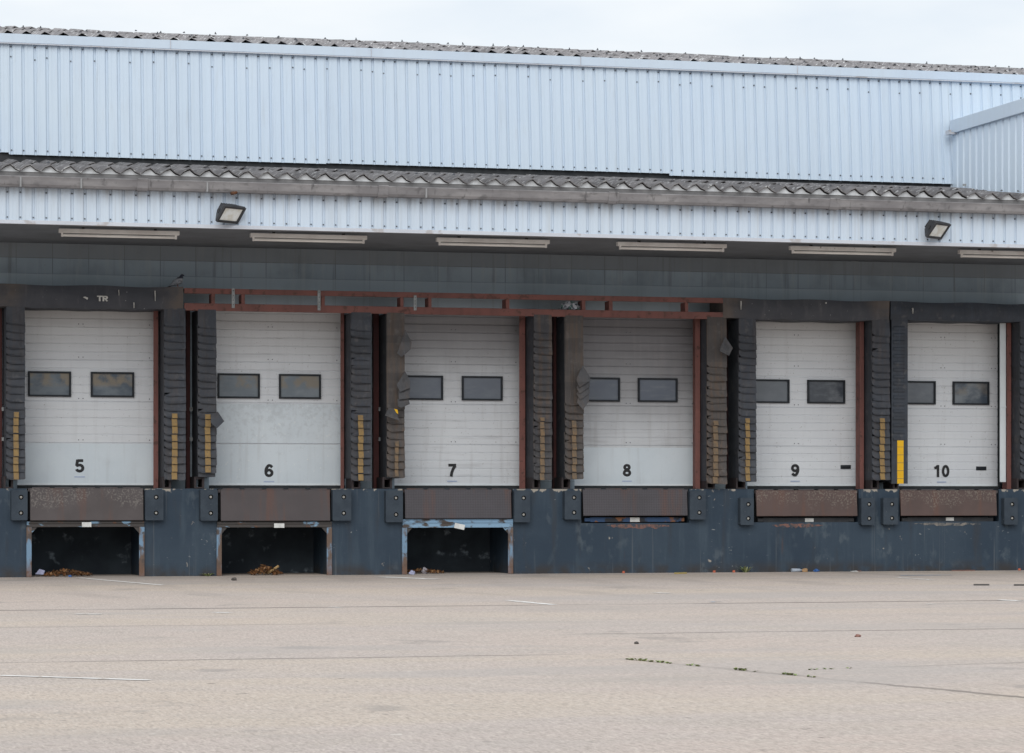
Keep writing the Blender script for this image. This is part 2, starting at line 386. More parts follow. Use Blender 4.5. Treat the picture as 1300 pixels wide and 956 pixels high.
c = t.mix(t.math('MULTIPLY', t.ramp(t.noise(4.0, 3, off=121), .74, .77), .6), c, (.70, .66, .60))
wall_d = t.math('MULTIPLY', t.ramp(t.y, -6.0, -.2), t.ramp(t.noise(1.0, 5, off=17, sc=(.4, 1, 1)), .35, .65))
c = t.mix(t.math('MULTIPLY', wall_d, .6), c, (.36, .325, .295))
wob = t.math('MULTIPLY', t.math('SUBTRACT', t.noise(1.6, 5, off=50), .5), .20)
def joint(cc, dist, w, strength, off, mask=None):
    d = t.math('ABSOLUTE', t.math('ADD', dist, wob))
    f = t.math('SUBTRACT', 1.0, t.ramp(d, w*.35, w))
    f = t.math('MULTIPLY', f, t.ramp(t.noise(.55, 4, off=off), .30, .50))
    if mask is not None: f = t.math('MULTIPLY', f, mask)
    return t.mix(t.math('MULTIPLY', f, strength), cc, (.13, .118, .105))
J1 = gnd(300, 772).y; J2 = gnd(60, 796).y; J3 = gnd(300, 837).y; J4 = gnd(900, 803).y
for yy, w, s_, o_, mk in ((J1, .13, .8, 60, None), (J2, .10, .35, 63, (X(500, J2), X(380, J2))), (J3, .07, .65, 66, (X(760, J3), X(640, J3))), (J4, .085, .75, 69, (X(700, J4), X(800, J4)))):
    c = joint(c, t.math('SUBTRACT', t.y, yy), w, s_, o_, None if mk is None else t.ramp(t.x, mk[0], mk[1]))
def line_joint(cc, p, q, w, s_, o_, x_lo=None):
    dx, dy = q.x-p.x, q.y-p.y; L = math.hypot(dx, dy); nx, ny = -dy/L, dx/L
    d = t.math('ADD', t.math('ADD', t.math('MULTIPLY', t.x, nx), t.math('MULTIPLY', t.y, ny)), -(p.x*nx+p.y*ny))
    return joint(cc, d, w, s_, o_, t.ramp(t.x, x_lo, x_lo+2.5) if x_lo is not None else None)
GJ = (gnd(640, 822), gnd(1075, 864))
c = line_joint(c, GJ[0], GJ[1], .075, 1.0, 80, GJ[0].x)
KJ = (gnd(1010, 851), gnd(1300, 841))
c = line_joint(c, KJ[0], KJ[1], .05, .7, 84, KJ[0].x)
t.bump(t.noise(45, 5), .25, .006)
M['ground'] = t.out(c, .88, .2)
def paint_mat(name, col, thr):
    t = NT(name)
    f = t.ramp(t.noise(9, 5, off=2), thr-.05, thr+.05)
    return t.out(t.mix(f, col, (.49, .43, .38)), .8, .2)
M['line'] = paint_mat("worn white line", (.80, .78, .75), .60)
M['line_blue'] = paint_mat("worn blue line", (.30, .42, .56), .50)
M['drain'] = basic("iron cover", (.07, .065, .06), (.10, .09, .085), 9, .7)

# ---------------------------------------------------------------- key dimensions
XA, XB = -13.0, 31.0
YF = -3.0           # fascia plane
YC = 0.3            # foot of the upper cladding
YW = 0.6            # upper wall
YD = 0.72           # doors
YP = -0.12          # pad fronts
DOCK = 1.40
z_fb = Zt(0, 283.5, YF); z_ft = Zt(0, 238, YF)            # fascia bottom and top
z_gb = Zt(10, 236, YF-.2); z_gt = Zt(10, 222.5, YF-.2)      # gutter
z_door_t = Zt(113, 390, YD); z_door_b = Zt(107, 617, YD)
PER = .295; AMP = .062
ze = Zt(10, 211.0, YF-.22)                                  # mean height of the sheet edge

yA = YF-.22
PITCH = (Zt(0, 200.3, YC+.06) - AMP - .028 - ze)/(YC+.06 - yA)
# ---------------------------------------------------------------- ground
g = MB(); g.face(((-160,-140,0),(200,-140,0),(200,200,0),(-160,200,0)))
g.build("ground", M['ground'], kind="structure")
def ground_strip(name, p, q, w, m, zz=.004):
    p = Vector((p.x, p.y, zz)); q = Vector((q.x, q.y, zz)); d = (q-p).normalized(); n = Vector((-d.y, d.x, 0))*w/2
    k = 10; rows = [[], []]
    for i in range(k+1):
        a = p.lerp(q, i/k); j = 1 + random.uniform(-.35, .2)
        rows[0].append(a - n*j); rows[1].append(a + n*j)
    b = MB(); b.grid(rows, 0)
    return b.build(name, m, kind="structure")
for (u0, v0, u1, v1, w) in ((100, 733.8, 206, 743, .15), (96, 779.8, 128, 780.2, .13), (271, 777.8, 292, 778.4, .13), (418, 771, 432, 771.6, .10), (482, 732.4, 554, 735.6, .30),
                            (645, 762.5, 703, 768, .13), (830, 752.6, 850, 753.6, .12), (1138, 733.3, 1184, 736.4, .12), (1268, 761.6, 1300, 763.6, .13), (1176, 767, 1186, 767.4, .10), (0, 858, 190, 864, .08)):
    ground_strip("painted_line", gnd(u0, v0), gnd(u1, v1), w, M['line'])
for (u0, v0, u1, v1, w) in ((1141, 730.6, 1209, 730.2, .30), (904, 764.2, 912, 764.4, .25)):
    ground_strip("blue_painted_line", gnd(u0, v0), gnd(u1, v1), w, M['line_blue'])
for (u0, u1, v) in ((1236, 1256, 742.4), (1287, 1303, 742.7)):
    tag(MB().prism([gnd(u0, v+.6, .004), gnd(u1, v+.6, .004), gnd(u1, v-.6, .004), gnd(u0, v-.6, .004)], (0, 0, .006)).build("drain_cover", M['drain']),
        "flat dark iron cover in the yard below door 10" if u0 < 1250 else "flat dark iron cover at the right edge of the yard", "drain cover", "iron covers in the yard")

# ---------------------------------------------------------------- warehouse
WH = thing("warehouse", "long pale blue metal clad warehouse with six numbered loading doors above a navy dock wall", "warehouse", (8.0, 3.0, 0))

BAYS = [ # number, door(uL,uR jamb), jamb end, numeral centre, windows, numeral text
    dict(n=5, door=(21.5, 194.5), jamb=201, num=101, win=((35.5, 90), (115, 170))),
    dict(n=6, door=(264.5, 432), jamb=437, num=341.5, win=((276, 329.5), (354, 407))),
    dict(n=7, door=(499.5, 659), jamb=667, num=574, win=((510.5, 562), (586, 637.5))),
    dict(n=8, door=(727.5, 882.5), jamb=889, num=796, win=((736.5, 786.5), (809.5, 859.5))),
    dict(n=9, door=(946.5, 1091.5), jamb=1097, num=1009.5, win=((954, 1001.5), (1024.5, 1072))),
    dict(n=10, door=(1138.5, 1267), jamb=1284, num=1195.5, win=((1141, 1187), (1209, 1255))),
]
# dock wall blocks between the pits
PITS = [(34, 183, None), (275.5, 421, None), (511, 651, None), (738, 875, 664), (957, 1090, 663), (1142, 1268, 662)]
b = MB(); xs = XA
for (u0, u1, vb) in PITS:
    x0, x1 = X(u0, 0), X(u1, 0)
    b.box(xs, x0, 0, 2.2, -.05, DOCK)
    if vb: b.box(x0, x1, 0, 2.2, -.05, Zt((u0+u1)/2, vb, 0))
    xs = x1
b.box(xs, XB, 0, 2.2, -.05, DOCK); b.box(XA, XB, 2.2, 2.4, -.05, DOCK)
b.build("dock_wall", M['dock'], WH)
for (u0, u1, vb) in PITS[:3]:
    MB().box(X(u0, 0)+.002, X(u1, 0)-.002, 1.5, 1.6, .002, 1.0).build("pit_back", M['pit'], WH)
# chipped ledges under the closed levellers
def rag_strip(u0, u1, v0, v1, name, m, lab=None):
    k = 26; lo = []; hi = []
    for i in range(k+1):
        u = u0+(u1-u0)*i/k; e = min(i, k-i)/k*2; e = min(1, e*2.2)
        hi.append(at(u, v0 + (1-e)*1.5 + random.uniform(-.4, .5), -.003)); lo.append(at(u, v1 - (1-e)*(v1-v0)*.5 + random.uniform(-1.6, .8), -.003))
    return MB().grid([lo, hi]).build(name, m, WH, label=lab)
rag_strip(770, 850, 665.5, 671, "worn_edge", M['worn'], "red worn ledge under door 8")
rag_strip(980, 1045, 664.8, 670, "worn_edge", M['worn'], "red worn ledge under door 9")
rag_strip(1160, 1245, 663.5, 667.5, "worn_edge", M['worn_pale'], "pale worn ledge under door 10")

# upper wall with door openings
b = MB(); xs = XA; WT = YW + .5
for B in BAYS:
    x0 = X(B['door'][0], YD) - .01; x1 = X(B['jamb'], YW-.02)+.04
    B['x0'], B['x1'] = x0, x1
    b.box(xs, x0, YW, WT, DOCK, z_door_t+.02); xs = x1
b.box(xs, XB, YW, WT, DOCK, z_door_t+.02)
b.box(XA, XB, YW, WT, z_door_t+.02, z_fb+.03)
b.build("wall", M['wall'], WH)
MB().box(XA, XB, YF+.03, YW, z_fb+.03, z_fb+.10).build("soffit", M['soffit'], WH)

# ribbed metal cladding: wide pans and narrow sunk grooves carrying the fixings
def ribs(x0, x1, per, phase, groove=.052, depth=.027):
    out = []; k = math.floor((x0-phase)/per); x = phase + k*per
    while x < x1:
        h = groove/2
        out += [(x-h, 0), (x-h+.011, depth), (x+h-.011, depth), (x+h, 0)]
        q = x + per*.5
        if round((x-phase)/per) % 5 == 2 and per < .2:
            out += [(x+h+.012, -.003), (x+h+.014, .004), (x+h+.017, .0)]
        out += [(q-.022, 0), (q-.018, .0028), (q+.018, .0028), (q+.022, 0)]
        x += per
    return out
def screws(b, p, n, r=.011):
    b.tube(Vector(p), Vector(p)+Vector(n)*.012, r, 6, 1)
UP = .19
# fascia
ph = X(9.5, YF)
prof = ribs(XA, XB, UP, ph)
b = MB()
b.grid([[(x, YF+d, z_fb+.045) for x, d in prof], [(x, YF+d, z_ft+.02) for x, d in prof]])
x = ph + math.floor((XA-ph)/UP)*UP + UP; i = 0
while x < XB:
    if -3 < x < 19:
        screws(b, (x, YF+.027, z_fb+.10), (0, -1, 0))
        if (i*7) % 5 < 3: screws(b, (x, YF+.027, z_ft-.06), (0, -1, 0), .013)
    x += UP; i += 1
OPEN.update(("fascia_cladding", "upper_cladding", "side_wing"))
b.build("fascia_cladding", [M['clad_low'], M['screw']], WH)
b = MB(); b.box(XA, XB, YF-.022, YF+.05, z_fb, z_fb+.055); b.box(XA, XB, YF-.045, YF-.022, z_fb-.004, z_fb+.012)
b.build("fascia_trim", M['trim'], WH, bevel=.004)
# gutter
b = MB()
prof = [(YF-.03, z_gt), (YF-.205, z_gt), (YF-.215, z_gt-.015), (YF-.20, z_gt-.06), (YF-.185, z_gb+.035), (YF-.16, z_gb), (YF-.03, z_gb)]
b.prism([(XA, y, z) for y, z in prof], (XB-XA, 0, 0))
gut = b.build("gutter", M['gutter'], WH)
x = X(480, YF-.2) - 3.66*5; 
while x < XB:
    b = MB(); p2 = [(y-(.012 if y < YF-.04 else 0), z+(.01 if z > z_gb+.06 else -.012)) for y, z in prof]
    b.prism([(x, y, z) for y, z in p2], (.16, 0, 0)); b.build("gutter_joint", M['gutter'], gut); x += 3.66
for u in (25, 102, 262, 540):
    xx = X(u, YF-.2)
    MB().box(xx, xx+.025, YF-.222, YF-.1, z_gb-.006, z_gt-.02).build("gutter_clip", M['gutter_clip'], gut)
b = MB(); p = at(300, 239, YF-.12); b.tube(p+Vector((.05,0,.02)), p+Vector((-.02,-.03,-.07)), .028, 10); b.tube(p+Vector((-.02,-.03,-.07)), p+Vector((-.09,-.05,-.085)), .026, 10)
b.build("pipe_stub", M['rust'], gut, smooth=True)

# corrugated cement sheeting
def corrug(b, y0, z0, y1, z1, xa, xb, per, amp, phase, thick=.014, jit=.008, sheet=1.07, sharp=True, bolt=0, bf=.5, bh=(.045, .085)):
    n = int((xb-xa)/per*4)
    xs = [xa + i*per/4 for i in range(n+1)]
    rnd = {}
    def jz(x, k):
        s_ = (int((x-xa)/sheet), k)
        if s_ not in rnd: rnd[s_] = random.uniform(-jit, jit)
        return rnd[s_]
    def zz(x):
        ph_ = ((x-phase)/per) % 1.0
        tri = 1-4*abs(ph_-.5) if sharp else math.cos(2*math.pi*(ph_-.5))
        return amp*(.88*tri + .12*math.sin(math.pi/2*tri))
    lo = [(x, y0, z0+zz(x)+jz(x, 0)) for x in xs]; hi = [(x, y1, z1+zz(x)+jz(x, 1)) for x in xs]
    dn = Vector((0, 0, -thick))
    lo2 = [Vector(p)+dn for p in lo]; hi2 = [Vector(p)+dn for p in hi]
    b.grid([lo, hi]); b.grid([lo2, lo]); b.grid([hi2, lo2]); 
    if bolt:
        for i, x in enumerate(xs):
            ph_ = ((x-phase)/per) % 1.0
            if abs(ph_-.5) < .13 and random.random() < bf:
                f = bolt; P = Vector((x, y0+(y1-y0)*f, z0+(z1-z0)*f+amp))
                b.tube(P, P+Vector((random.uniform(-.01,.01), 0, random.uniform(*bh))), .010, 6, 1)
                b.tube(P, P+Vector((0, 0, .010)), .022, 8, 1)
OPEN.update(("lower_roof", "upper_roof"))
phr = X(11.5, YF-.22)
yA = YF-.22; L = YC + .25 - yA
b = MB()
corrug(b, yA, ze, yA+L*.60, ze+PITCH*L*.60, XA, XB, PER, AMP, phr + PER*.5, bolt=.14, bf=.3, bh=(.015, .03))
corrug(b, yA+L*.55, ze+PITCH*L*.55+.028, yA+L+.3, ze+PITCH*(L+.3)+.028, XA, XB, PER, AMP, phr+PER*.5)
b.build("lower_roof", [M['roof'], M['screw']], WH)
b = MB(); n_ = int((XB-XA)/PER*4); fx_ = [XA + k*PER/4 for k in range(n_+1)]
def fz_(x):
    p_ = ((x-phr-PER*.5)/PER) % 1.0; tr = 1-4*abs(p_-.5)
    return ze + AMP*(.88*tr + .12*math.sin(math.pi/2*tr)) - .026
b.grid([[(x, yA+.05, ze-AMP*1.12) for x in fx_], [(x, yA+.05, max(ze-AMP*1.11, fz_(x))) for x in fx_]])
OPEN.add("eaves_filler"); b.build("eaves_filler", M['filler'], WH)
MB().box(XA, XB, yA+.06, yA+.10, z_gt-.03, ze-AMP*.95).build("eaves_board", M['eaves'], WH)

# upper cladding leans back 5 degrees
TL = math.tan(R(5.0))
z_c0 = Zt(0, 195.5, YC)
z_c1 = z_c0
for _ in range(8): z_c1 = Zt(0, 54.5, YC + TL*(z_c1-z_c0))
def yc(z): return YC + TL*(z-z_c0)
ph = X(14.3, yc((z_c0+z_c1)/2))
b = MB()
cuts = [XA] + [ph + (math.floor((X(u, YC)-ph)/UP)+.5)*UP + .05 for u in (14, 410, 840, 1206)] + [XB]
for i in range(5):
    x0, x1 = cuts[i], cuts[i+1]; pr = ribs(x0-.1, x1+.1, UP, ph)
    pr = [(x, d) for x, d in pr if x0 <= x <= x1]; pr = [(x0, 0)] + pr + [(x1, 0)]
    dz = (.03, .0, .012, -.022, -.02)[i]; dy = (.004, 0, -.004, .002, -.002)[i]
    b.grid([[(x, yc(z_c0+dz)+d+dy, z_c0+dz) for x, d in pr], [(x, yc(z_c1+.06)+d+dy, z_c1+.06) for x, d in pr]])
x = ph + math.floor((-2.2-ph)/UP)*UP; i = 0
while x < 18.5:
    screws(b, (x, yc(z_c0+.07)+.026, z_c0+.07), (0, -1, 0), .012)
    if i % 5 in (1, 3) or i % 7 == 2: screws(b, (x, yc(z_c1-.21)+.026, z_c1-.21-.02*(i % 3)), (0, -1, 0), .012)
    if i % 3 != 1: screws(b, (x, yc(z_c1-.05)+.02, z_c1-.05), (0, -1, 0), .012)
    x += UP; i += 1
b.build("upper_cladding", [M['clad'], M['screw']], WH)
# near-black strip stands in for the shadow in the gap under the cladding
MB().box(XA, XB, YC+.06, YC+.14, z_c0-.30, z_c0+.3).build("gap_shade_strip", M['seal'], WH)
zfl1 = Zt(0, 42, yc(z_c1)-.05)
b = MB()
pr = [(yc(z_c1)-.035, z_c1-.006), (yc(z_c1)-.06, z_c1+.01), (yc(zfl1)-.07, zfl1), (yc(zfl1)+.05, zfl1+.01), (yc(z_c1)+.05, z_c1-.006)]
b.prism([(XA, y, z) for y, z in pr], (XB-XA, 0, 0))
fl = b.build("eaves_flashing", M['flash'], WH)
MB().box(XA, XB, yc(z_c1)-.066, yc(z_c1)-.04, z_c1-.014, z_c1+.002).build("drip_edge", M['trim'], fl)
for u in (469.5, 215, 735, 1010):
    xx = X(u, yc(zfl1)); MB().box(xx, xx+.012, yc(z_c1)-.072, yc(zfl1)-.05, z_c1+.006, zfl1-.004).build("flashing_joint", M['trim'], fl)
# upper roof
yR = yc(zfl1) - .02; Lr = 6.6; zR = Zt(0, 37.0, yR) - AMP*.85; P2 = (Zt(0, 31.0, yR+Lr) - zR - .14)/Lr
phu = X(10.5, yR)
b = MB(); kk = 4
for i in range(kk):
    a0 = i/kk*Lr; a1 = (i+1)/kk*Lr + .15
    corrug(b, yR+a0, zR+P2*a0+.024*i, yR+a1, zR+P2*a1+.024*i, XA, XB, PER, AMP*.85, phu+PER*.5, jit=.016, bolt=(.10 if i < kk-1 else .93), bf=.25, bh=(.018, .042))
b.build("upper_roof", [M['roof_hi'], M['screw']], WH)
yr = yR+Lr; zr = zR+P2*Lr-.01
b = MB(); k = int((XB-XA)/1.07)
for i in range(k):
    x0 = XA+i*1.07; dz = random.uniform(-.02, .03)
    b.prism([(x0, yr-.25, zr-.02+dz), (x0, yr+.05, zr+.05+dz), (x0, yr+.35, zr-.02+dz), (x0, yr+.05, zr-.06+dz)], (1.10, 0, 0))
b.build("ridge_cap", M['roof_hi'], WH)
b = MB(); b.grid([[(XA, yr, zr), (XB, yr, zr)], [(XA, yr+8, zr-1.5), (XB, yr+8, zr-1.5)]])
b.box(XA, XB, yr+7.6, yr+7.8, 0, zr-1.5); b.box(XA, XA+.1, 1.2, yr+7.6, 0, zfl1-.1); b.box(XB-.1, XB, 1.2, yr+7.6, 0, zfl1-.1)
b.box(XA, XA+.1, YF+.05, 1.2, z_fb+.05, ze-.05); b.box(XB-.1, XB, YF+.05, 1.2, z_fb+.05, ze-.05)
b.build("rear_wall", M['clad'], WH)

# side wing standing on the lower roof at the right
xw = X(1207, YC+.05)
zw = Zt(1207, 169, yc(z_c0+1.0))
yw0, yw1 = yc(z_c1), YF-.05
b = MB(); per = .262; pts = []
y = yw1
while y < yw0:
    pts += [(0, y), (0, y+per-.085), (.03, y+per-.067), (.03, y+per-.018), (0, y+per-.002)]; y += per
zf = lambda y: ze + PITCH*(y-yA) - .06
b.grid([[(xw+d, y, zf(y)) for d, y in pts], [(xw+d, y, zw) for d, y in pts]])
pr = ribs(xw, xw+9, .262, xw+.2)
b.grid([[(x, yw1+d, zf(yw1)) for x, d in pr if xw <= x <= xw+9], [(x, yw1+d, zw) for x, d in pr if xw <= x <= xw+9]])
wing = b.build("side_wing", M['clad_wing'], WH)
b = MB(); yend = yc(zw) - .12
b.box(xw-.05, xw+.06, yw1-.05, yend+.02, zw-.03, zw+.20)
b.box(xw+.06, xw+9, yw1-.05, yw1+.06, zw-.03, zw+.20)
b.build("wing_flashing", M['flash'], wing, bevel=.006)
b = MB(); b.box(xw-.13, xw+.02, yend-.16, yend+.02, zw-.055, zw-.018); b.box(xw-.13, xw-.10, yend-.16, yend+.02, zw-.018, zw+.02)
b.build("flashing_end", M['trim'], wing)
b = MB(); b.box(xw+.06, xw+9, yw1+.06, yc(zw)+1.0, zw+.12, zw+.16); b.build("wing_roof", M['flash'], wing)
b = MB(); b.prism([at(1222, 233.8, YC-.55), at(1252, 231.6, YC-.9), at(1252, 235.2, YC-.9), at(1222, 236.2, YC-.55)], (.012, 0, .004)); b.build("lead_flap", M['galv'], wing)

# ---------------------------------------------------------------- doors
def arc(cx, cy, rx, ry, a0, a1, n=22):
    return [(cx+rx*math.cos(R(a0+(a1-a0)*i/n)), cy+ry*math.sin(R(a0+(a1-a0)*i/n))) for i in range(n+1)]
W_ = .22   # stroke width; a glyph is 1 high and about .66 wide
GL = {'5': [[(.60, .905), (.185, .905)], [(.20, .985), (.125, .50)], [(.125, .56)] + arc(.335, .335, .235, .235, 128, -158, 26)],
      '6': [arc(.335, .325, .225, .225, 0, 360, 34), [(.575, .76)] + arc(.36, .72, .19, .18, 25, 120, 10) + arc(.34, .45, .235, .40, 140, 190, 10)],
      '7': [[(.05, .905), (.64, .905)], [(.58, .87), (.46, .70), (.37, .50), (.30, .28), (.265, .0)]],
      '8': [arc(.335, .735, .185, .165, 0, 360, 30), arc(.335, .285, .225, .19, 0, 360, 32)],
      '1': [[(.36, 1.0), (.36, .0)], [(.04, .74), (.20, .79), (.34, .93)]],
      '0': [arc(.335, .5, .225, .40, 0, 360, 40)],
      'T': [[(.0, .91), (.7, .91)], [(.35, .85), (.35, .0)]], 'R': [[(.12, 0), (.12, 1)], [(.12, .9), (.42, .9)] + arc(.42, .705, .17, .195, 90, -90, 12) + [(.12, .51)], [(.36, .46), (.62, 0)]]}
GL['9'] = [[(.67-x, 1-y) for x, y in st] for st in GL['6']]
def stroke(b, pts, w, place, dep):
    closed = math.dist(pts[0], pts[-1]) < 1e-6; n = len(pts); l = []; r = []
    for i, p in enumerate(pts):
        a = pts[i-1] if i else (pts[-2] if closed else p); c = pts[i+1] if i < n-1 else (pts[1] if closed else p)
        dx, dy = c[0]-a[0], c[1]-a[1]; q = math.hypot(dx, dy) or 1; nx, ny = -dy/q*w/2, dx/q*w/2
        l.append(place(p[0]+nx, p[1]+ny, dep)); r.append(place(p[0]-nx, p[1]-ny, dep))
    b.grid([l, r])
def fit_text(name, body, cx, cz, w, h, y, m, parent, thin=1.0):
    b = MB(); n = len(body); adv = .70; tot = adv*(n-1) + .67; k = 0
    for ci, ch in enumerate(body):
        for st in GL[ch]:
            ox = ci*adv
            stroke(b, st, W_*thin, lambda x, z, d, ox=ox: (cx + (ox+x-tot/2)/tot*w, y - d, cz + (z-.5)*h), .0006*k); k += 1
    return b.build(name, m, parent)
OPEN.add("number")
zz_ = lambda v, u=107: Zt(u, v, YD)
RIB = (zz_(562)-zz_(614.5))/5.0
doorspec = {5: dict(tone=1.0, soot=.10, soot_z=(2.6, 4.6), flat=((614.5, 562.5),), lab="white sectional door numbered 5 with one smooth bottom panel"),
            6: dict(tone=1.0, soot=.22, soot_z=(2.8, 4.6), flat=((614.5, 562.5), (561.5, 510.5)), lab="white sectional door numbered 6 with two smooth flaking lower panels"),
            7: dict(tone=.98, soot=.86, soot_z=(2.4, 4.15), flat=(), lab="ribbed sectional door numbered 7 with grime along its top"),
            8: dict(tone=.92, soot=.96, soot_z=(1.1, 4.15), flat=((614.5, 564.5),), lab="grimy grey sectional door numbered 8 with one clean pale bottom panel"),
            9: dict(tone=1.03, soot=.06, soot_z=(3, 4.8), flat=(), lab="clean white ribbed sectional door numbered 9 with a dark handle"),
            10: dict(tone=1.03, soot=.05, soot_z=(3, 4.8), flat=(), lab="clean white ribbed sectional door numbered 10 with a dark handle")}
for B in BAYS:
    n = B['n']; sp = doorspec[n]
    x0, x1 = X(B['door'][0], YD), X(B['door'][1] + (0 if n == 10 else 5), YD)
    dm = door_mat("door paint %d" % n, n*7.3, sp['tone'], sp['soot'], sp['soot_z'])
    pm = panel_mat("door panel %d" % n, n*5.1, {6: 1.0, 5: .35, 8: .2}.get(n, 0.2))
    # rib profile, bottom to top
    zs = [(z_door_b+.015, 0)]; z = zz_(614.5) + RIB; i = 1
    while z < z_door_t-.02:
        if i % 5 == 0: zs += [(z-.010, 0), (z-.005, .016), (z+.003, .016), (z+.007, 0)]
        else: zs += [(z-.013, 0), (z-.004, .010), (z+.003, .010), (z+.008, 0)]
        z += RIB; i += 1
    zs.append((z_door_t+.03, 0))
    b = MB()
    b.grid([[(x0, YD+d, z), (x1, YD+d, z)] for z, d in zs]); b.box(x0, x1, YD+.03, YD+.07, z_door_b, z_door_t+.03)
    for vz in (562, 509.5, 457, 415):
        for uu in ((X(B['num'], YD)+.02), x1-.09):
            for dx in (-.035, .035):
                b.tube((uu+dx, YD-.001, zz_(vz)+.045), (uu+dx, YD-.006, zz_(vz)+.045), .009, 6, 1)
    OPEN.add("dock_door")
    door = b.build("dock_door", [dm, M['screw']], WH, label=sp['lab'])
    for (va, vb) in sp['flat']:
        MB().box(x0+.01, x1-.012, YD-.008, YD-.002, zz_(va), zz_(vb)-.008).build("smooth_panel", pm, door, bevel=.002)
    for k_, (ua, ub) in enumerate(B['win']):
        xa, xb = X(ua, YD), X(ub, YD); za, zb = zz_(504), zz_(472); fr = .029
        b = MB()
        b.box(xa, xb, YD-.045, YD+.01, zb-fr, zb); b.box(xa, xb, YD-.045, YD+.01, za, za+fr)
        b.box(xa, xa+fr, YD-.045, YD+.01, za+fr, zb-fr); b.box(xb-fr, xb, YD-.045, YD+.01, za+fr, zb-fr)
        b.build("window_frame", M['frame'], door, bevel=.004)
        c1, c2, br_ = {5: ((.045, .058, .075), (.10, .115, .13), .9), 6: ((.10, .115, .13), (.13, .145, .16), .8), 7: ((.088, .097, .118), (.10, .11, .13), 0),
                      8: ((.076, .085, .108), (.084, .094, .116), 0), 9: ((.10, .108, .12), (.115, .122, .135), 0) if k_ == 0 else ((.045, .05, .06), (.12, .125, .135), 0),
                      10: ((.085, .092, .105), (.105, .112, .125), 0) if k_ == 0 else ((.045, .055, .07), (.13, .14, .15), .4)}[n]
        MB().box(xa+fr, xb-fr, YD-.012, YD-.004, za+fr, zb-fr).build("window_pane", pane_mat("pane %d %d" % (n, k_), n*3.1+k_*9, c1, c2, br_), door)
    cx = X(B['num'], YD-.01); cz = {5: 591.5, 6: 597.5}.get(n, 597 if n < 10 else 598)
    czw = Zt(B['num'], cz, YD-.01)
    fit_text("number", str(n), cx, czw, .150 if n < 10 else .290, .210, YD-.0095, M['num'], door)
    MB().box(cx-.085, cx+.085, YD-.012, YD-.009, Zt(B['num'], cz+14, YD)-.008, Zt(B['num'], cz+14, YD)+.010).build("sticker", M['sticker'], door)
    MB().box(x0, x1, YD-.03, YD+.03, z_door_b-.045, z_door_b+.012).build("bottom_seal", M['seal'], door, bevel=.004)
    MB().box(x0, x1, YD-.012, YD-.001, z_door_b+.013, z_door_b+.045).build("bottom_rail", M['white_rail'], door, bevel=.003)
    if n >= 9:
        ua, ub, va, vb = (1067, 1080, 590.3, 595.3) if n == 9 else (1239, 1252, 592.2, 597.0)
        xa, xb = X(ua, YD), X(ub, YD); za, zb = zz_(vb, ua), zz_(va, ua)
        b = MB(); b.box(xa, xb, YD-.012, YD, za, zb); b.box(xa+.03, xb-.03, YD-.035, YD-.022, za+.022, zb-.022); b.box(xa+.03, xa+.045, YD-.024, YD-.012, za+.022, zb-.022); b.box(xb-.045, xb-.03, YD-.024, YD-.012, za+.022, zb-.022)
        b.build("handle", M['frame'], door, bevel=.003)
    # steel jamb to the right of the door
    yj = .38 if n < 8 else .24
    xj0 = X(B['door'][1] + (11.5 if n == 10 else .3), yj); xj1 = X(B['jamb'], yj)
    MB().box(xj0, xj1, yj, yj+.014, DOCK, z_door_t+.02).box(xj1-.014, xj1, yj+.014, YW-.004, DOCK, z_door_t+.02).build("door_jamb", M['red'], WH, bevel=.006)
    if n == 10:
        yr_ = .30; b = MB(); b.box(X(1269.8, yr_), X(1277.2, yr_), yr_, yr_+.03, Zt(1270, 612, yr_), z_door_t+.0); b.box(X(1269.5, yr_), X(1277.5, yr_), yr_-.008, yr_, Zt(1273, 517.5, yr_), Zt(1273, 516, yr_))
        b.build("guide_rail", M['white_rail'], WH, bevel=.006)
        MB().box(x1-.01, X(1270, YD-.05), YD-.03, YD+.05, z_door_b, z_door_t+.02).build("door_seal", M['seal'], WH)
# dock top behind the pads
MB().box(XA, XB, .02, YW-.002, DOCK, DOCK+.006).build("dock_edge_floor", M['pit'], WH)

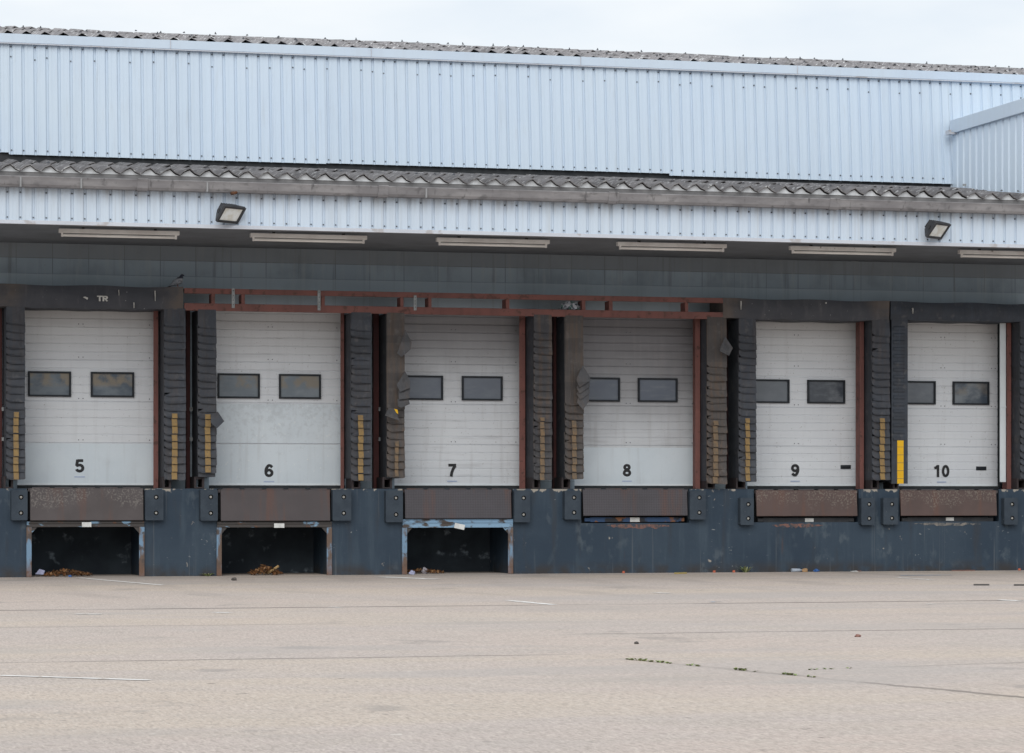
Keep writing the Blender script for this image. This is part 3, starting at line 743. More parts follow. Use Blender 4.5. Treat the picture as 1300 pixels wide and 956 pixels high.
# ---------------------------------------------------------------- dock shelters
def flap_pts(x0, x1, zt, zb, cl, cr):
    return [(x0, zt), (x1, zt), (x1, zb+cr), (x1-cr*.4, zb+cr*.25), (x1-cr, zb), (x0+cl, zb), (x0+cl*.45, zb+cl*.2), (x0+cl*.12, zb+cl*.55), (x0, zb+cl)]
def side_pad(root, u0, u1, v_top, v_bot, mats, stripe=None, plain=.30, step=.122, yellow=None, navy=False, jit=.012, label=None):
    xa, xb = X(u0, YP), X(u1, YP); zt, zb = Zt(u0, v_top, YP), Zt(u0, v_bot, YP)
    fm, sm = mats; b = MB()
    b.box(xa+.012, xb-.012, YP+.055, YW-.003, zb+.02, zt-.01, 1)
    if navy:
        b.box(xa, xb, YP+.02, YP+.055, zb, zt, 0)
        z = zt-.12
        while z > zb+.75:
            b.prism([(xa+.03, YP+.02, z), (xa+.03, YP+.004, z-.02), (xa+.03, YP+.004, z-.05), (xa+.03, YP+.02, z-.075)], (xb-xa-.09, 0, 0), 0); z -= .118
    else:
        tops = [(zt, zt-plain)]; z = zt-plain
        while z - step > zb-.03:
            tops.append((z+.05, z-step)); z -= step
        for i, (za, zc) in enumerate(tops):
            j = random.uniform(-jit, jit); yo = YP+.032; yi = random.uniform(-.024, .008); sk = random.uniform(-.05, .05)
            zc2 = zc + j
            pts = flap_pts(xa+random.uniform(-.006, .006), xb+random.uniform(-.006, .004), za, zc2, .055 + random.uniform(0, .015), .018)
            tri = []
            for (px, pz) in pts:
                f = (za-pz)/(za-zc2); tri.append((px, yo - f*(.034-yi) + (.024*max(0, (xa+.05-px)/.05)), pz + sk*f*(px-(xa+xb)/2)))
            b.prism(tri, (0, .012, 0), 0)
            b.box(xa+.006, xb-.004, YP+.028, YP+.058, zc2+.01, za-.002, 0)
    o = b.build("side_pad", [fm, sm], root, label=label)
    if stripe:
        s0, s1, sv = stripe; xs0, xs1 = X(s0, YP), X(s1, YP); zs_ = Zt(s0, sv, YP); b = MB()
        if navy:
            b.box(xs0, xs1, YP+.012, YP+.019, zb+.0, zs_)
            z = zs_-.13
            while z > zb: b.box(xs0, xs1, YP+.0105, YP+.012, z, z+.008, 1); z -= .135
            b.build("yellow_stripe", [M['yellow'], M['yellow_worn']], o)
        else:
            for i, (za, zc) in enumerate(tops):
                top = min(za-.052, zs_)
                if zc+.012 < top: 
                    fa = (za-top)/(za-zc); fb = (za-zc-.006)/(za-zc)
                    j = random.uniform(-.006, .006)
                    ya = YP+.032-fa*.034-.032; yb = YP+.032-fb*.034-.040
                    b.prism([(xs0+j, ya, top), (xs1+j, ya, top), (xs1+j, yb, zc+.006), (xs0+j, yb, zc+.006)], (0, .003, 0))
            b.build("yellow_stripe", M[yellow or 'yellow_worn'], o)
    return o
def torn(parent, polys, m, y0=YP-.07):
    for p in polys:
        n_ = len(p); y = y0 - .03*random.random(); pts = [at(u, v, y) for u, v in p]; cx = sum((q.z for q in pts))/n_; 
        zt_ = max(q.z for q in pts); zb_ = min(q.z for q in pts)
        pts = [Vector((q.x, q.y - .10*(zt_-q.z)/(zt_-zb_+1e-6) + random.uniform(-.01, .01), q.z)) for q in pts]
        MB().prism(pts, (0, .014, 0)).build("torn_flap", m, parent, bevel=.003)
        y0 -= .012
def head_pad(root, u0, u1, va, vb, m, sag=.03, name="head_pad"):
    x0, x1 = X(u0, YP), X(u1, YP); um = (u0+u1)/2
    zt, zb = Zt(um, va, YP), Zt(um, vb, YP); n_ = 26; rows = []
    for j in range(9):
        fz = j/8; r = []
        for i in range(n_+1):
            fx = i/n_; e = min(fx, 1-fx)
            bulge = .04*math.sin(math.pi*fz) * min(1, e*8) + .012*math.sin(fx*17+fz*3)
            zz = zb + (zt-zb)*fz
            if fz < .5: zz += (sag*math.sin(math.pi*min(1, e*3.5)*.5) - sag)*(1-2*fz)*-.35 + .006*math.sin(fx*23)
            if fz > .9: zz += .010*math.sin(fx*13+1)
            fold = .022*max(0, 1-abs(e - .05 - .05*fz)/.025)
            r.append((x0+(x1-x0)*fx, YP - bulge + .03 - fold, zz))
        rows.append(r)
    b = MB(); b.grid(rows)
    top = rows[-1]; bot = rows[0]; bk = lambda r: [(p[0], YW-.004, p[2]) for p in r]
    b.grid([top, bk(top)]); b.grid([bk(bot), bot]); b.grid([bk(top), bk(bot)])
    L_ = [r[0] for r in rows]; R_ = [r[-1] for r in rows]
    b.grid([bk(L_), L_]); b.grid([R_, bk(R_)])
    bm_o = b.build(name, m, root, smooth=False)
    me = bm_o.data; bm = bmesh.new(); bm.from_mesh(me); bmesh.ops.remove_doubles(bm, verts=bm.verts, dist=.0005); bmesh.ops.recalc_face_normals(bm, faces=bm.faces); bm.to_mesh(me); bm.free()
    for p in me.polygons: p.use_smooth = True
    bm_o.modifiers.new("bevel", 'EDGE_SPLIT').split_angle = R(50)
    return bm_o
def post(root, u0, u1, v_top=394):
    x0, x1 = X(u0, YW-.08), X(u1, YW-.08); zt = z_door_t+.02
    o = MB().box(x0, x1, YW-.12, YW-.004, DOCK, zt).build("post", M['red_dark'], root, bevel=.004)
    for zz in (Zt(u0, 522, YW), Zt(u0, 560, YW)):
        MB().box(x1-.01, x1+.035, YW-.15, YW-.121, zz, zz+.06).build("cleat", M['galv'], o)
def bracket(root, u0, u1):
    x0, x1 = X(u0, .1), X(u1, .1); zb = DOCK+.008; zt = Zt(100, 605, 0)
    b = MB(); b.box(x0, x0+.03, .0, .45, zb, zt); b.box(x1-.03, x1, .0, .45, zb, zt); b.box(x0+.03, x1-.03, .02, .45, zt-.04, zt); b.box(x0+.03, x1-.03, .0, .43, zb, zb+.02)
    b.build("pad_bracket", M['bracket'], root)

SH = {}
labs = {5: "charcoal padded dock shelter with full fabric head pad around door 5", 6: "dock shelter of two overlapping flap pads beside door 6, one small flap torn loose",
        7: "weathered dock shelter beside door 7 with large torn flaps on its left pad", 8: "brownish dock shelter beside door 8 with folded torn flaps on its left pad",
        9: "charcoal dock shelter with sagging fabric head pad around door 9", 10: "navy dock shelter with bright yellow guide stripe around door 10"}
for B in BAYS:
    SH[B['n']] = thing("dock_shelter", labs[B['n']], "dock shelter", ((B['x0']+B['x1'])/2, YW, DOCK), "dock shelters around the loading doors")
PS = M['pad_side']
side_pad(SH[5], 8, 32, 388, 607, (M['pad'], PS), (17, 23.5, 523))
side_pad(SH[5], 208.5, 236, 391, 607.5, (M['pad'], PS), (218, 225, 525))
side_pad(SH[6], 251.5, 275, 392.5, 607, (M['pad'], PS), (260, 267, 526))
o6 = SH[6].children[-1]
torn(o6, [[(276.5, 522.5), (284, 535), (274, 544), (266.5, 536.5), (268, 526.5)]], M['pad'])
side_pad(SH[6], 446, 471.5, 396, 609, (M['pad'], PS), (454.5, 461, 527))
o = side_pad(SH[7], 491.5, 514, 396.5, 608.5, (M['pad_brown'], PS), (501, 505.5, 560), plain=1.58, yellow='yellow_faint')
z5 = lambda x, y: (480+x/5.975, 390+y/5.975)
torn(o, [[z5(*p) for p in q] for q in ([(205,170),(250,270),(240,320),(205,350),(165,380),(135,350)], [(205,485),(240,560),(235,612),(155,645),(135,590)],
        [(152,635),(245,603),(230,692),(145,702)], [(145,698),(225,678),(237,735),(165,765),(140,750)], [(80,765),(128,768),(152,862),(45,822)])], M['flap'])
MB().prism([at(*z5(x, y), YP-.16) for x, y in ((122,770),(148,778),(152,812),(138,800))], (0, .004, 0)).build("yellow_stripe", M['yellow'], o)
side_pad(SH[7], 678, 701, 399, 610, (M['pad_mid'], PS), (685.5, 691, 530), yellow='yellow_faint')
o = side_pad(SH[8], 718, 741, 400, 609.5, (M['pad_brown'], PS), (726, 731.5, 534), plain=1.50, yellow='yellow_faint')
z8 = lambda x, y: (690+x/5., 350+y/5.)
torn(o, [[z8(*p) for p in q] for q in ([(250,568),(290,640),(292,665),(216,712),(200,660)], [(214,690),(292,655),(288,705),(218,752),(204,712)], [(214,735),(288,700),(290,745),(222,790),(205,752)],
        [(216,775),(290,740),(284,800),(240,852),(206,805)])], M['flap'])
o = side_pad(SH[8], 898, 923, 402, 612, (M['pad_brown'], PS), (905, 911, 534), plain=.85, yellow='yellow_faint')
torn(o, [[z8(*p) for p in ((1155,385),(1195,460),(1165,510),(1110,480),(1115,455))]], M['flap'])
side_pad(SH[9], 938.5, 960.5, 404, 610.5, (M['pad'], PS), (946, 951.5, 531))
side_pad(SH[9], 1108, 1130, 405, 611, (M['pad'], PS), (1116.5, 1122.5, 531))
side_pad(SH[10], 1132.5, 1153, 405, 614, (M['pad_navy'], M['pad_navy']), (1139.5, 1147.5, 558), navy=True)
side_pad(SH[10], 1296, 1319, 408, 610, (M['pad'], PS), (1305, 1311, 531))
def head_mat(name, c1, c2, xa, xb, seed):
    t = NT(name)
    c = t.mix(t.ramp(t.noise(3, 5, off=seed), .35, .68), c1, c2)
    xm = (xa+xb)/2; e = t.math('SUBTRACT', (xb-xa)/2, t.math('ABSOLUTE', t.math('SUBTRACT', t.x, xm)))
    dg = t.math('ADD', e, t.math('MULTIPLY', t.math('SUBTRACT', t.z, z_door_t), -.5))
    f = t.math('SUBTRACT', 1.0, t.ramp(dg, .05, .42))
    f = t.math('MULTIPLY', f, t.ramp(t.noise(2.5, 5, off=seed+3, sc=(1, 1, 1)), .30, .60))
    c = t.mix(t.math('MULTIPLY', f, .8), c, (.128, .105, .09))
    c = t.mix(t.math('MULTIPLY', t.ramp(t.noise(1, 5, sc=(9, 9, 1.5), off=seed+6), .55, .75), .35), c, (.14, .135, .14))
    c = t.mix(t.ramp(t.noise(38, 2, off=seed+2), .73, .77), c, (.36, .36, .36))
    t.bump(t.noise(5, 5, off=seed), .35, .03)
    return t.out(c, .7, .25)
HM5 = head_mat("head pad fabric", (.056, .060, .072), (.070, .074, .085), X(0, YP), X(233, YP), 0)
HM9 = head_mat("head pad fabric sagging", (.060, .064, .076), (.074, .077, .087), X(918.5, YP), X(1130, YP), 9)
h5 = head_pad(SH[5], -3, 233, 362.5, 391.5, HM5)
h9 = head_pad(SH[9], 918.5, 1130, 380.5, 406, HM9)
h10 = head_pad(SH[10], 1131.5, 1322, 384.5, 407.5, M['pad_navy'], sag=0)
def droppings(parent, lst, y=YP-.062):
    for (u, v0, v1, w) in lst:
        p0 = at(u, v0, y); p1 = at(u+.3, v1, y); pts = []
        k = 5
        for i in range(k+1): q = p0.lerp(p1, i/k); pts.append(Vector((q.x - w*random.uniform(.3, 1)*(1-.5*i/k), q.y, q.z)))
        for i in range(k, -1, -1): q = p0.lerp(p1, i/k); pts.append(Vector((q.x + w*random.uniform(.3, 1)*(1-.5*i/k), q.y, q.z)))
        MB().prism(pts, (0, .045, 0)).build("bird_dropping", M['drop'], parent)
droppings(h5, ((197, 369, 382, .008), (170, 384, 391, .010), (151, 368, 375, .007)))
droppings(h9, ((941, 382, 393, .009), (1049, 383.5, 385.5, .012)))
droppings(h10, ((1159, 391, 398, .010),), YP-.03)
fit_text("worn_lettering", "TR", X(130, YP-.06), Zt(130, 379, YP-.06), .17, .085, YP-.052, M['drop'], h5)
MB().prism([at(u, v, YP-.055) for u, v in ((105.5, 377.2), (108, 376.4), (112, 378), (111, 380.5), (109, 379))], (0, .03, 0)).build("worn_patch", M['drop'], h5)
for nb, (a, c_) in {5: (203.5, 0), 6: (0, 0)}.items(): pass
for n, lst in {5: ((4, 16), (205.5, 216)), 6: ((245.5, 258), (445, 456)), 7: ((484, 496), (674, 684)), 8: ((711, 722), (894, 905)), 9: ((932, 944), (1103, 1113)), 10: ((1131, 1138), (1288, 1299))}.items():
    for (a, c_) in lst: bracket(SH[n], a, c_)
for n, lst in {5: ((-7, 2.5), (236, 241)), 6: ((473.5, 480.5),), 7: ((702, 706.5),), 8: ((923, 928),)}.items():
    for (a, c_) in lst: post(SH[n], a, c_)

# exposed red frame over doors 6 to 8
FR = thing("steel_frame", "rust red steel lattice frame left bare over doors 6, 7 and 8", "steel frame", (X(576, 0), YW, z_door_t), None)
ya, yb = YP+.03, YP+.09
xa, xb = X(234, ya), X(919, ya)
r1 = (Zt(235, 372.3, ya), Zt(235, 365.6, ya)); r2 = (Zt(235, 394, ya), Zt(235, 384.6, ya))
MB().box(xa, xb, ya, yb, *r1).build("rail", M['red'], FR, bevel=.005)
MB().box(xa, xb, ya, yb, *r2).build("rail", M['red'], FR, bevel=.005)
MB().box(xa, xb, yb, YW-.1, r1[1]-.02, r1[1]-.004).build("top_plate", M['red_dark'], FR)
for (u0, u1) in ((268.5, 273), (306.5, 311), (408, 412.5), (508.5, 512.5), (544, 548), (642.5, 647), (739, 743.5), (773.5, 778), (870, 874)):
    MB().box(X(u0, ya), X(u1, ya), ya+.006, ya+.26, r2[1], r1[0]).build("strut", M['red'], FR, bevel=.004)
for u, v0, v1 in ((294, 366, 391), (403, 368, 394), (525, 375, 394)):
    b = MB(); x = X(u, ya); b.box(x, x+.05, ya-.014, ya-.002, Zt(u, v1, ya), Zt(u, v0, ya))
    o = b.build("strap", M['galv'], FR, bevel=.003)
    b = MB()
    for k in range(4): zz = Zt(u, v1-4-k*(v1-v0-7)/3, ya); b.tube((x+.025, ya-.014, zz), (x+.025, ya-.017, zz), .008, 8)
    b.build("hole_row", M['hole'], o)

# ---------------------------------------------------------------- levellers
lev = {5: dict(u=(37, 183), v=(619.5, 660.5), m='lip', tag=(104, 116, 663, 669, 0), lab="brown worn steel dock leveller with drooping lip below door 5"),
       6: dict(u=(279, 420), v=(621, 661), m='lip6', tag=(348, 361, 664.5, 670, 0), lab="plain dark brown steel dock leveller below door 6"),
       7: dict(u=(513, 650), v=(621, 658), m='lip_tread', tag=(577, 590, 665, 671.5, -12), lab="grey chequer plate dock leveller over open pit below door 7"),
       8: dict(u=(739, 873.5), v=(621, 654.5), m='lip_tread', tag=(800, 812, 657, 662.5, 0), lab="grey chequer plate dock leveller above blue bar below door 8"),
       9: dict(u=(959, 1089), v=(622, 655), m='lip_rust', tag=(1022, 1033, 658, 662.5, 0), lab="rusty speckled dock leveller below door 9"),
       10: dict(u=(1142, 1266), v=(622, 654.5), m='lip_rust', tag=(1201, 1211, 657, 661, 0), lab="rusty speckled dock leveller below door 10")}
LV = {}
for (n, d), (pu0, pu1, pvb) in zip(lev.items(), PITS):
    (u0, u1), (v0, v1) = d['u'], d['v']; um = (u0+u1)/2
    LV[n] = r = thing("dock_leveller", d['lab'], "dock leveller", (X(um, 0), 0, 0), "dock levellers under the doors")
    x0, x1 = X(u0+1.2, -.06), X(u1-1.0, -.06); z1, z0 = Zt(um, v0, -.06), Zt(um, v1, -.06)
    b = MB(); k = 20; fr = []; 
    b.prism([(x0, -.03, z1), (x0, -.055, z1-.02), (x0, -.085, z0), (x0, -.062, z0-.008), (x0, -.0, z1-.05)], (x1-x0, 0, 0))
    b.build("lip_plate", M[d['m']], r, bevel=.005)
    b = MB()
    for i in range(5):
        xx = x0 + (x1-x0)*(i+.1)/5; b.tube((xx, -.022, z1-.004), (xx+(x1-x0)/6.5, -.022, z1-.004), .016, 8)
    b.build("hinge", M['lip6'], r)
    zd = z1 - .006
    MB().box(X(pu0, 0)+.02, X(pu1, 0)-.02, .004, YW+.1, zd-.05, zd).build("deck", M['lip6'], r)
    if n <= 7:
        xa, xb = X(pu0, -.02), X(pu1, -.02)
        MB().box(xa+.03, xb-.03, .05, 1.45, .92, zd-.052).build("deck_frame", M['hole'], r)
        zc0, zc1 = Zt(um, v1+8.5, -.02), Zt(um, v1+1.2, -.02)
        if n == 7: zc0 = Zt(um, 669.8, -.02)
        b = MB(); b.box(xa, xb, -.035, .04, zc0, zc1); b.box(xa, xb, -.05, -.035, (zc0+zc1)/2+.01, (zc0+zc1)/2+.03)
        b.build("crossbar", M['crossbar_blue' if n == 7 else 'crossbar'], r, bevel=.004)
        for (p, q) in ((xa-.005, xa+.075), (xb-.08, xb+.005)):
            b = MB(); b.box(p, q, -.03, -.008, .004, zc0); b.box(p if p < xa else q-.015, (p+.015) if p < xa else q, -.008, .20, .004, zc0)
            b.build("pit_frame", M['bluerust'], r, bevel=.003)
        for sx, xx in ((1, xa+.075), (-1, xb-.08)):
            MB().prism([(xx, -.02, zc0), (xx+sx*.09, -.02, zc0), (xx, -.02, zc0-.10)], (0, .012, 0)).build("gusset", M['crossbar'], r)
    else:
        xa, xb = X(u0+4, .0), X(u1-4, .0); zc1, zc0 = Zt(um, v1+2.2, 0), Zt(um, v1+8.2, 0)
        b = MB(); b.box(xa+.1, xb-.1, .0+.03, .09, zc0, zc1); b.box(xa, xa+.1, .03, .07, zc0+.01, zc1-.01); b.box(xb-.1, xb, .03, .07, zc0+.01, zc1-.01)
        b.build("crossbar", M['slotbar' if n == 8 else 'slotbar_dark'], r, bevel=.004)
        MB().box(X(pu0, 0)+.01, X(pu1, 0)-.01, .2, .24, zc0-.1, zd-.052).build("deck_frame", M['hole'], r)
    ua, ub, va, vb, rot = d['tag']; yt = -.092 if n <= 7 else .02
    pts = [at(u, v, yt) for u, v in ((ua, va), (ub, va), (ub, vb), (ua, vb))]
    cc = sum(pts, Vector())/4; mr = Matrix.Rotation(R(-rot), 3, 'Y')
    MB().prism([cc + mr @ (p-cc) for p in pts], (0, .008, 0)).build("white_tag", M['tagwhite'], r)

# ---------------------------------------------------------------- bumpers
def bumper(loc, w, h, label):
    r = thing("dock_bumper", label, "dock bumper", loc, "rubber dock bumpers beside the levellers")
    d = .115; bm = bmesh.new(); rows = []
    hx = w*.10; holes = [(hx, h*.24), (hx, h*.76)]; rr = .038
    def loop(pts): 
        vs = [bm.verts.new(p) for p in pts]; es = [bm.edges.new((vs[i], vs[(i+1) % len(vs)])) for i in range(len(vs))]; return vs, es
    c = .012
    rect = [(-w/2+c, -d, 0), (w/2-c, -d, 0), (w/2, -d, c), (w/2, -d, h-c), (w/2-c, -d, h), (-w/2+c, -d, h), (-w/2, -d, h-c), (-w/2, -d, c)]
    ov, oe = loop(rect); E = list(oe); hv = []
    for (a, z) in holes:
        v_, e_ = loop([(a+rr*math.cos(t*math.pi/8), -d, z+rr*math.sin(t*math.pi/8)) for t in range(16)]); E += e_; hv.append(v_)
    bmesh.ops.triangle_fill(bm, use_beauty=True, edges=E)
    back = [bm.verts.new((v.co.x*1.05, 0, v.co.z)) for v in ov]
    for i in range(8): bm.faces.new((ov[i], ov[(i+1) % 8], back[(i+1) % 8], back[i]))
    for v_ in hv:
        inn = [bm.verts.new((v.co.x, -d+.05, v.co.z)) for v in v_]
        for i in range(16): f = bm.faces.new((v_[i], v_[(i+1) % 16], inn[(i+1) % 16], inn[i])); f.material_index = 1
        f = bm.faces.new(inn); f.material_index = 1
    bmesh.ops.recalc_face_normals(bm, faces=bm.faces)
    me = bpy.data.meshes.new("rubber_block"); bm.to_mesh(me); bm.free(); me.materials.append(M['rubber']); me.materials.append(M['hole'])
    o = bpy.data.objects.new("rubber_block", me); COL.objects.link(o); o.parent = r
    for (a, z) in holes:
        b = MB(); L0 = Vector(loc); b.tube(L0+Vector((a, -d+.049, z)), L0+Vector((a, -d+.012, z)), .021, 6); b.build("bolt", M['bolt'], r)
    return r
BM = {5: ((14.5, 35), (184.5, 207.5), 622, 660.5), 6: ((254.5, 276.5), (422.5, 446), 621.5, 661), 7: ((490, 511.5), (653, 673), 622.5, 663), 8: ((717, 737), (876, 896), 623, 659.5),
      9: ((940, 957), (1093.5, 1110.5), 632, 666.5), 10: ((1121.5, 1140), (1275, 1292), 632, 666)}
for n, (l, rg, va, vb) in BM.items():
    for side, (u0, u1) in (("left", l), ("right", rg)):
        x0, x1 = X(u0, -.115), X(u1, -.115); z1, z0 = Zt((u0+u1)/2, va, -.115), Zt((u0+u1)/2, vb, -.115)
        bumper((( x0+x1)/2, -.002, z0), x1-x0, z1-z0, "navy rubber dock bumper with two bolts to the %s of the leveller below door %d" % (side, n))

# ---------------------------------------------------------------- floodlights
def floodlight(loc, label, yaw, tilt):
    r = thing("floodlight", label, "floodlight", loc, "floodlights on the canopy fascia")
    L0 = Vector(loc); w, h = .215, .145
    rot = Euler((tilt, 0, yaw)).to_matrix()
    T = lambda x, y, z: L0 + Vector((0, -.16, .0)) + rot @ Vector((x, y, z))
    b = MB()
    ring = lambda sx, sz, y: [T(-sx, y, -sz), T(sx, y, -sz), T(sx, y, sz), T(-sx, y, sz)]
    A = ring(w, h, -.07); Bq = ring(w, h, -.03); Cq = ring(w*.62, h*.62, .10); A2 = ring(w-.03, h-.03, -.07); A3 = ring(w-.035, h-.035, -.045)
    for P_, Q in ((A, Bq), (Bq, Cq), (A2, A), (A3, A2)):
        for i in range(4): b.face((P_[i], P_[(i+1) % 4], Q[(i+1) % 4], Q[i]))
    b.face(Cq)
    for k in range(5):
        x = -w*.5 + k*w*.25; b.prism([T(x, .0, h*.75), T(x, .10, h*.55), T(x, .14, h*.5), T(x, .14, -h*.5), T(x, .10, -h*.55), T(x, .0, -h*.75)], rot @ Vector((.012, 0, 0)))
    b.build("housing", M['lampblack'], r, bevel=.004)
    MB().face(ring(w-.034, h-.034, -.052)).build("glass", M['lampglass'], r)
    MB().box(*(0,)*6) if 0 else None
    b = MB(); z = -.06
    b.prism([T(-w-.012, -.02, -.02), T(-w-.012, .02, -.02), T(-w-.012, .03, .05), T(-w-.012, -.01, .05)], rot @ Vector((.012, 0, 0)))
    b.prism([T(w, -.05, -.12), T(w, .0, -.12), T(w, .0, .13), T(w, -.05, .13)], rot @ Vector((.028, 0, 0)))
    b.tube(T(0, .09, 0), L0 + Vector((0, .0, -.05)), .022, 8)
    b.build("bracket", M['lampblack'], r)
    MB().box(L0.x-.06, L0.x+.06, L0.y-.03, L0.y-.002, L0.z-.12, L0.z+.02).build("mounting_plate", M['lampblack'], r, bevel=.004)
    return r
floodlight(at(288.5, 271, YF-.02), "black floodlight with pale clean glass on the fascia above door 6", R(34), R(40))
floodlight(at(1183.5, 291.5, YF-.02), "black floodlight with dirty glass on the fascia above door 10", R(34), R(40))

# ---------------------------------------------------------------- fluorescent battens under the canopy
yl = -2.35
TB = [(73, 229, 291.0), (317, 466, 297.5), (554, 697, 302.5), (783, 922, 307), (1003, 1136, 311.5), (1217, 1347, 318)]
ft = None
for i, (u0, u1, v) in enumerate(TB):
    x0, x1 = X(u0, yl), X(u1, yl); zc = Zt(u0, v+5.3, yl)
    lab = ["fluorescent tube light under the canopy above door 5", "fluorescent tube light under the canopy above door 6", "fluorescent tube light under the canopy above door 7",
           "fluorescent tube light under the canopy above door 8", "fluorescent tube light under the canopy above door 9", "fluorescent tube light under the canopy above door 10"][i]
    zs_ = Zt(109, 296.3, yl)
    loc = Vector(((x0+x1)/2, yl, zs_))
    if ft is None:
        L = 1.82; ft = thing("tube_light", lab, "tube light", loc, "fluorescent lights under the canopy")
        b = MB(); b.box(loc.x-L/2, loc.x+L/2, yl-.05, yl+.05, zs_, zs_+.062); b.build("batten", M['batten'], ft, bevel=.006)
        for sx in (-1, 1):
            xx = loc.x+sx*(L/2-.05); b = MB(); b.box(xx-.016, xx+.016, yl-.018, yl+.018, zs_-.058, zs_); b.build("lamp_holder", M['batten'], ft, bevel=.004)
            b = MB(); xx = loc.x+sx*L*.3; b.box(xx-.02, xx+.02, yl-.02, yl+.02, zs_+.062, z_fb+.03); b.build("hanger", M['lampblack'], ft)
        MB().tube((loc.x-L/2+.06, yl, zs_-.034), (loc.x+L/2-.06, yl, zs_-.034), .021, 12).build("tube", M['tubeglass'], ft, smooth=True)
    else: copy_tree(ft, loc, lab)

# small sign on the wall above door 9
sg = thing("wall_sign", "small faded red and white square sign on the wall above door 9", "sign", at(1085, 326.5, YW-.002))
p = at(1085, 326.5, YW-.004); M['signred'] = basic("faded red", (.42, .24, .23), (.36, .22, .21), 20, .6); 
MB().box(p.x-.068, p.x+.068, YW-.022, YW-.003, p.z-.075, p.z+.075).build("plate", M['tagwhite'], sg, bevel=.003)
b = MB()
for k in range(3): b.prism([(p.x-.05, YW-.025, p.z+.05-k*.04), (p.x-.015, YW-.025, p.z+.05-k*.04), (p.x+.05, YW-.025, p.z-.01-k*.02), (p.x+.03, YW-.025, p.z-.03-k*.02)], (0, .002, 0))
b.build("faded_marking", M['signred'], sg)

# ---------------------------------------------------------------- pigeon
def skin_body(name, pts, edges, m, parent, sub=2):
    me = bpy.data.meshes.new(name); me.from_pydata([tuple(Vector(p[:3])) for p in pts], edges, [])
    o = bpy.data.objects.new(name, me); COL.objects.link(o); o.parent = parent
    sk = o.modifiers.new("skin", 'SKIN'); me.skin_vertices.new() if not me.skin_vertices else None
    for v, p in zip(me.skin_vertices[0].data, pts): v.radius = (p[3], p[4])
    me.skin_vertices[0].data[0].use_root = True
    s_ = o.modifiers.new("sub", 'SUBSURF'); s_.levels = sub; s_.render_levels = sub; sk.use_smooth_shade = True
    me.materials.append(m); return o
t = NT("pigeon plumage")
oi = t.n.new("ShaderNodeTexCoord").outputs["Object"]; sp = t.n.new("ShaderNodeSeparateXYZ"); t.link(oi, sp.inputs[0])
c = t.mix(t.ramp(sp.outputs[0], -.11, -.07), (.03, .04, .05), (.36, .38, .42))
c = t.mix(t.ramp(sp.outputs[2], .135, .165), c, (.03, .036, .055))
M['pigeon'] = t.out(c, .6, .3)
M['pigeon_wing'] = basic("pigeon wing", (.34, .36, .40), (.20, .22, .25), 30, .6)
M['pigeon_leg'] = basic("pigeon leg", (.40, .12, .10), (.3, .1, .09), 30, .6)
pl = at(224.5, 362.5, .15)
zpad = max(v.co.z for v in h5.data.vertices) + worldloc(h5).z
pg = thing("pigeon", "grey and dark pigeon perched on the head pad over door 5", "pigeon", (pl.x, .15, zpad-.004))
pts = [(.0, 0, .098, .058, .056), (.050, 0, .125, .060, .056), (.075, 0, .168, .040, .036), (.080, 0, .205, .034, .031), (.100, 0, .205, .018, .017), (.122, 0, .198, .005, .005),
       (-.055, 0, .066, .044, .036), (-.105, 0, .032, .028, .012), (-.165, 0, .008, .030, .006)]
skin_body("body", pts, [(0,1),(1,2),(2,3),(3,4),(4,5),(0,6),(6,7),(7,8)], M['pigeon'], pg)
for sy in (-1, 1):
    skin_body("wing", [(.045, sy*.050, .128, .014, .030), (0, sy*.056, .100, .012, .036), (-.055, sy*.044, .066, .010, .028), (-.115, sy*.020, .034, .006, .010)], [(0,1),(1,2),(2,3)], M['pigeon_wing'], pg)
    b = MB(); o0 = worldloc(pg); q = lambda x, z, y=sy*.022: o0+Vector((x, y, z))
    b.tube(q(.01, .06), q(.02, .008), .006, 6)
    for dx in (.035, .02, -.02): b.tube(q(.02, .008), q(.02+dx, .004, sy*.022+sy*(.012 if dx == .02 else 0)), .004, 5)
    b.build("leg", M['pigeon_leg'], pg)
pg.rotation_euler = (0, 0, R(-14))

# crumpled sheeting stuffed between the red rails
t = NT("crumpled film")
c = t.mix(t.ramp(t.noise(18, 4), .42, .55), (.06, .08, .10), (.46, .48, .52))
c = t.mix(t.ramp(t.noise(9, 3, off=6), .56, .62), c, (.05, .13, .11))
M['film'] = t.out(c, .35, .5)
bm = bmesh.new(); bmesh.ops.create_icosphere(bm, subdivisions=3, radius=1)
pc = at(724.5, 390.5, YP+.16); rnd = random.Random(5)
from mathutils import noise as mn
for v in bm.verts:
    k = 1 + .55*mn.noise(v.co*2.3) + .3*mn.noise(v.co*5.5); v.co = Vector((v.co.x*.15*k, v.co.y*.08*k, v.co.z*.082*k))
    if v.co.z < -.055: v.co.z = -.055
me = bpy.data.meshes.new("plastic_bag"); bm.to_mesh(me); bm.free(); me.materials.append(M['film'])
o = bpy.data.objects.new("plastic_bag", me); COL.objects.link(o); o.location = (pc.x, pc.y, r2[1]+.054)
tag(o, "crumpled white and green plastic lodged between the red rails left of door 8", "plastic bag")

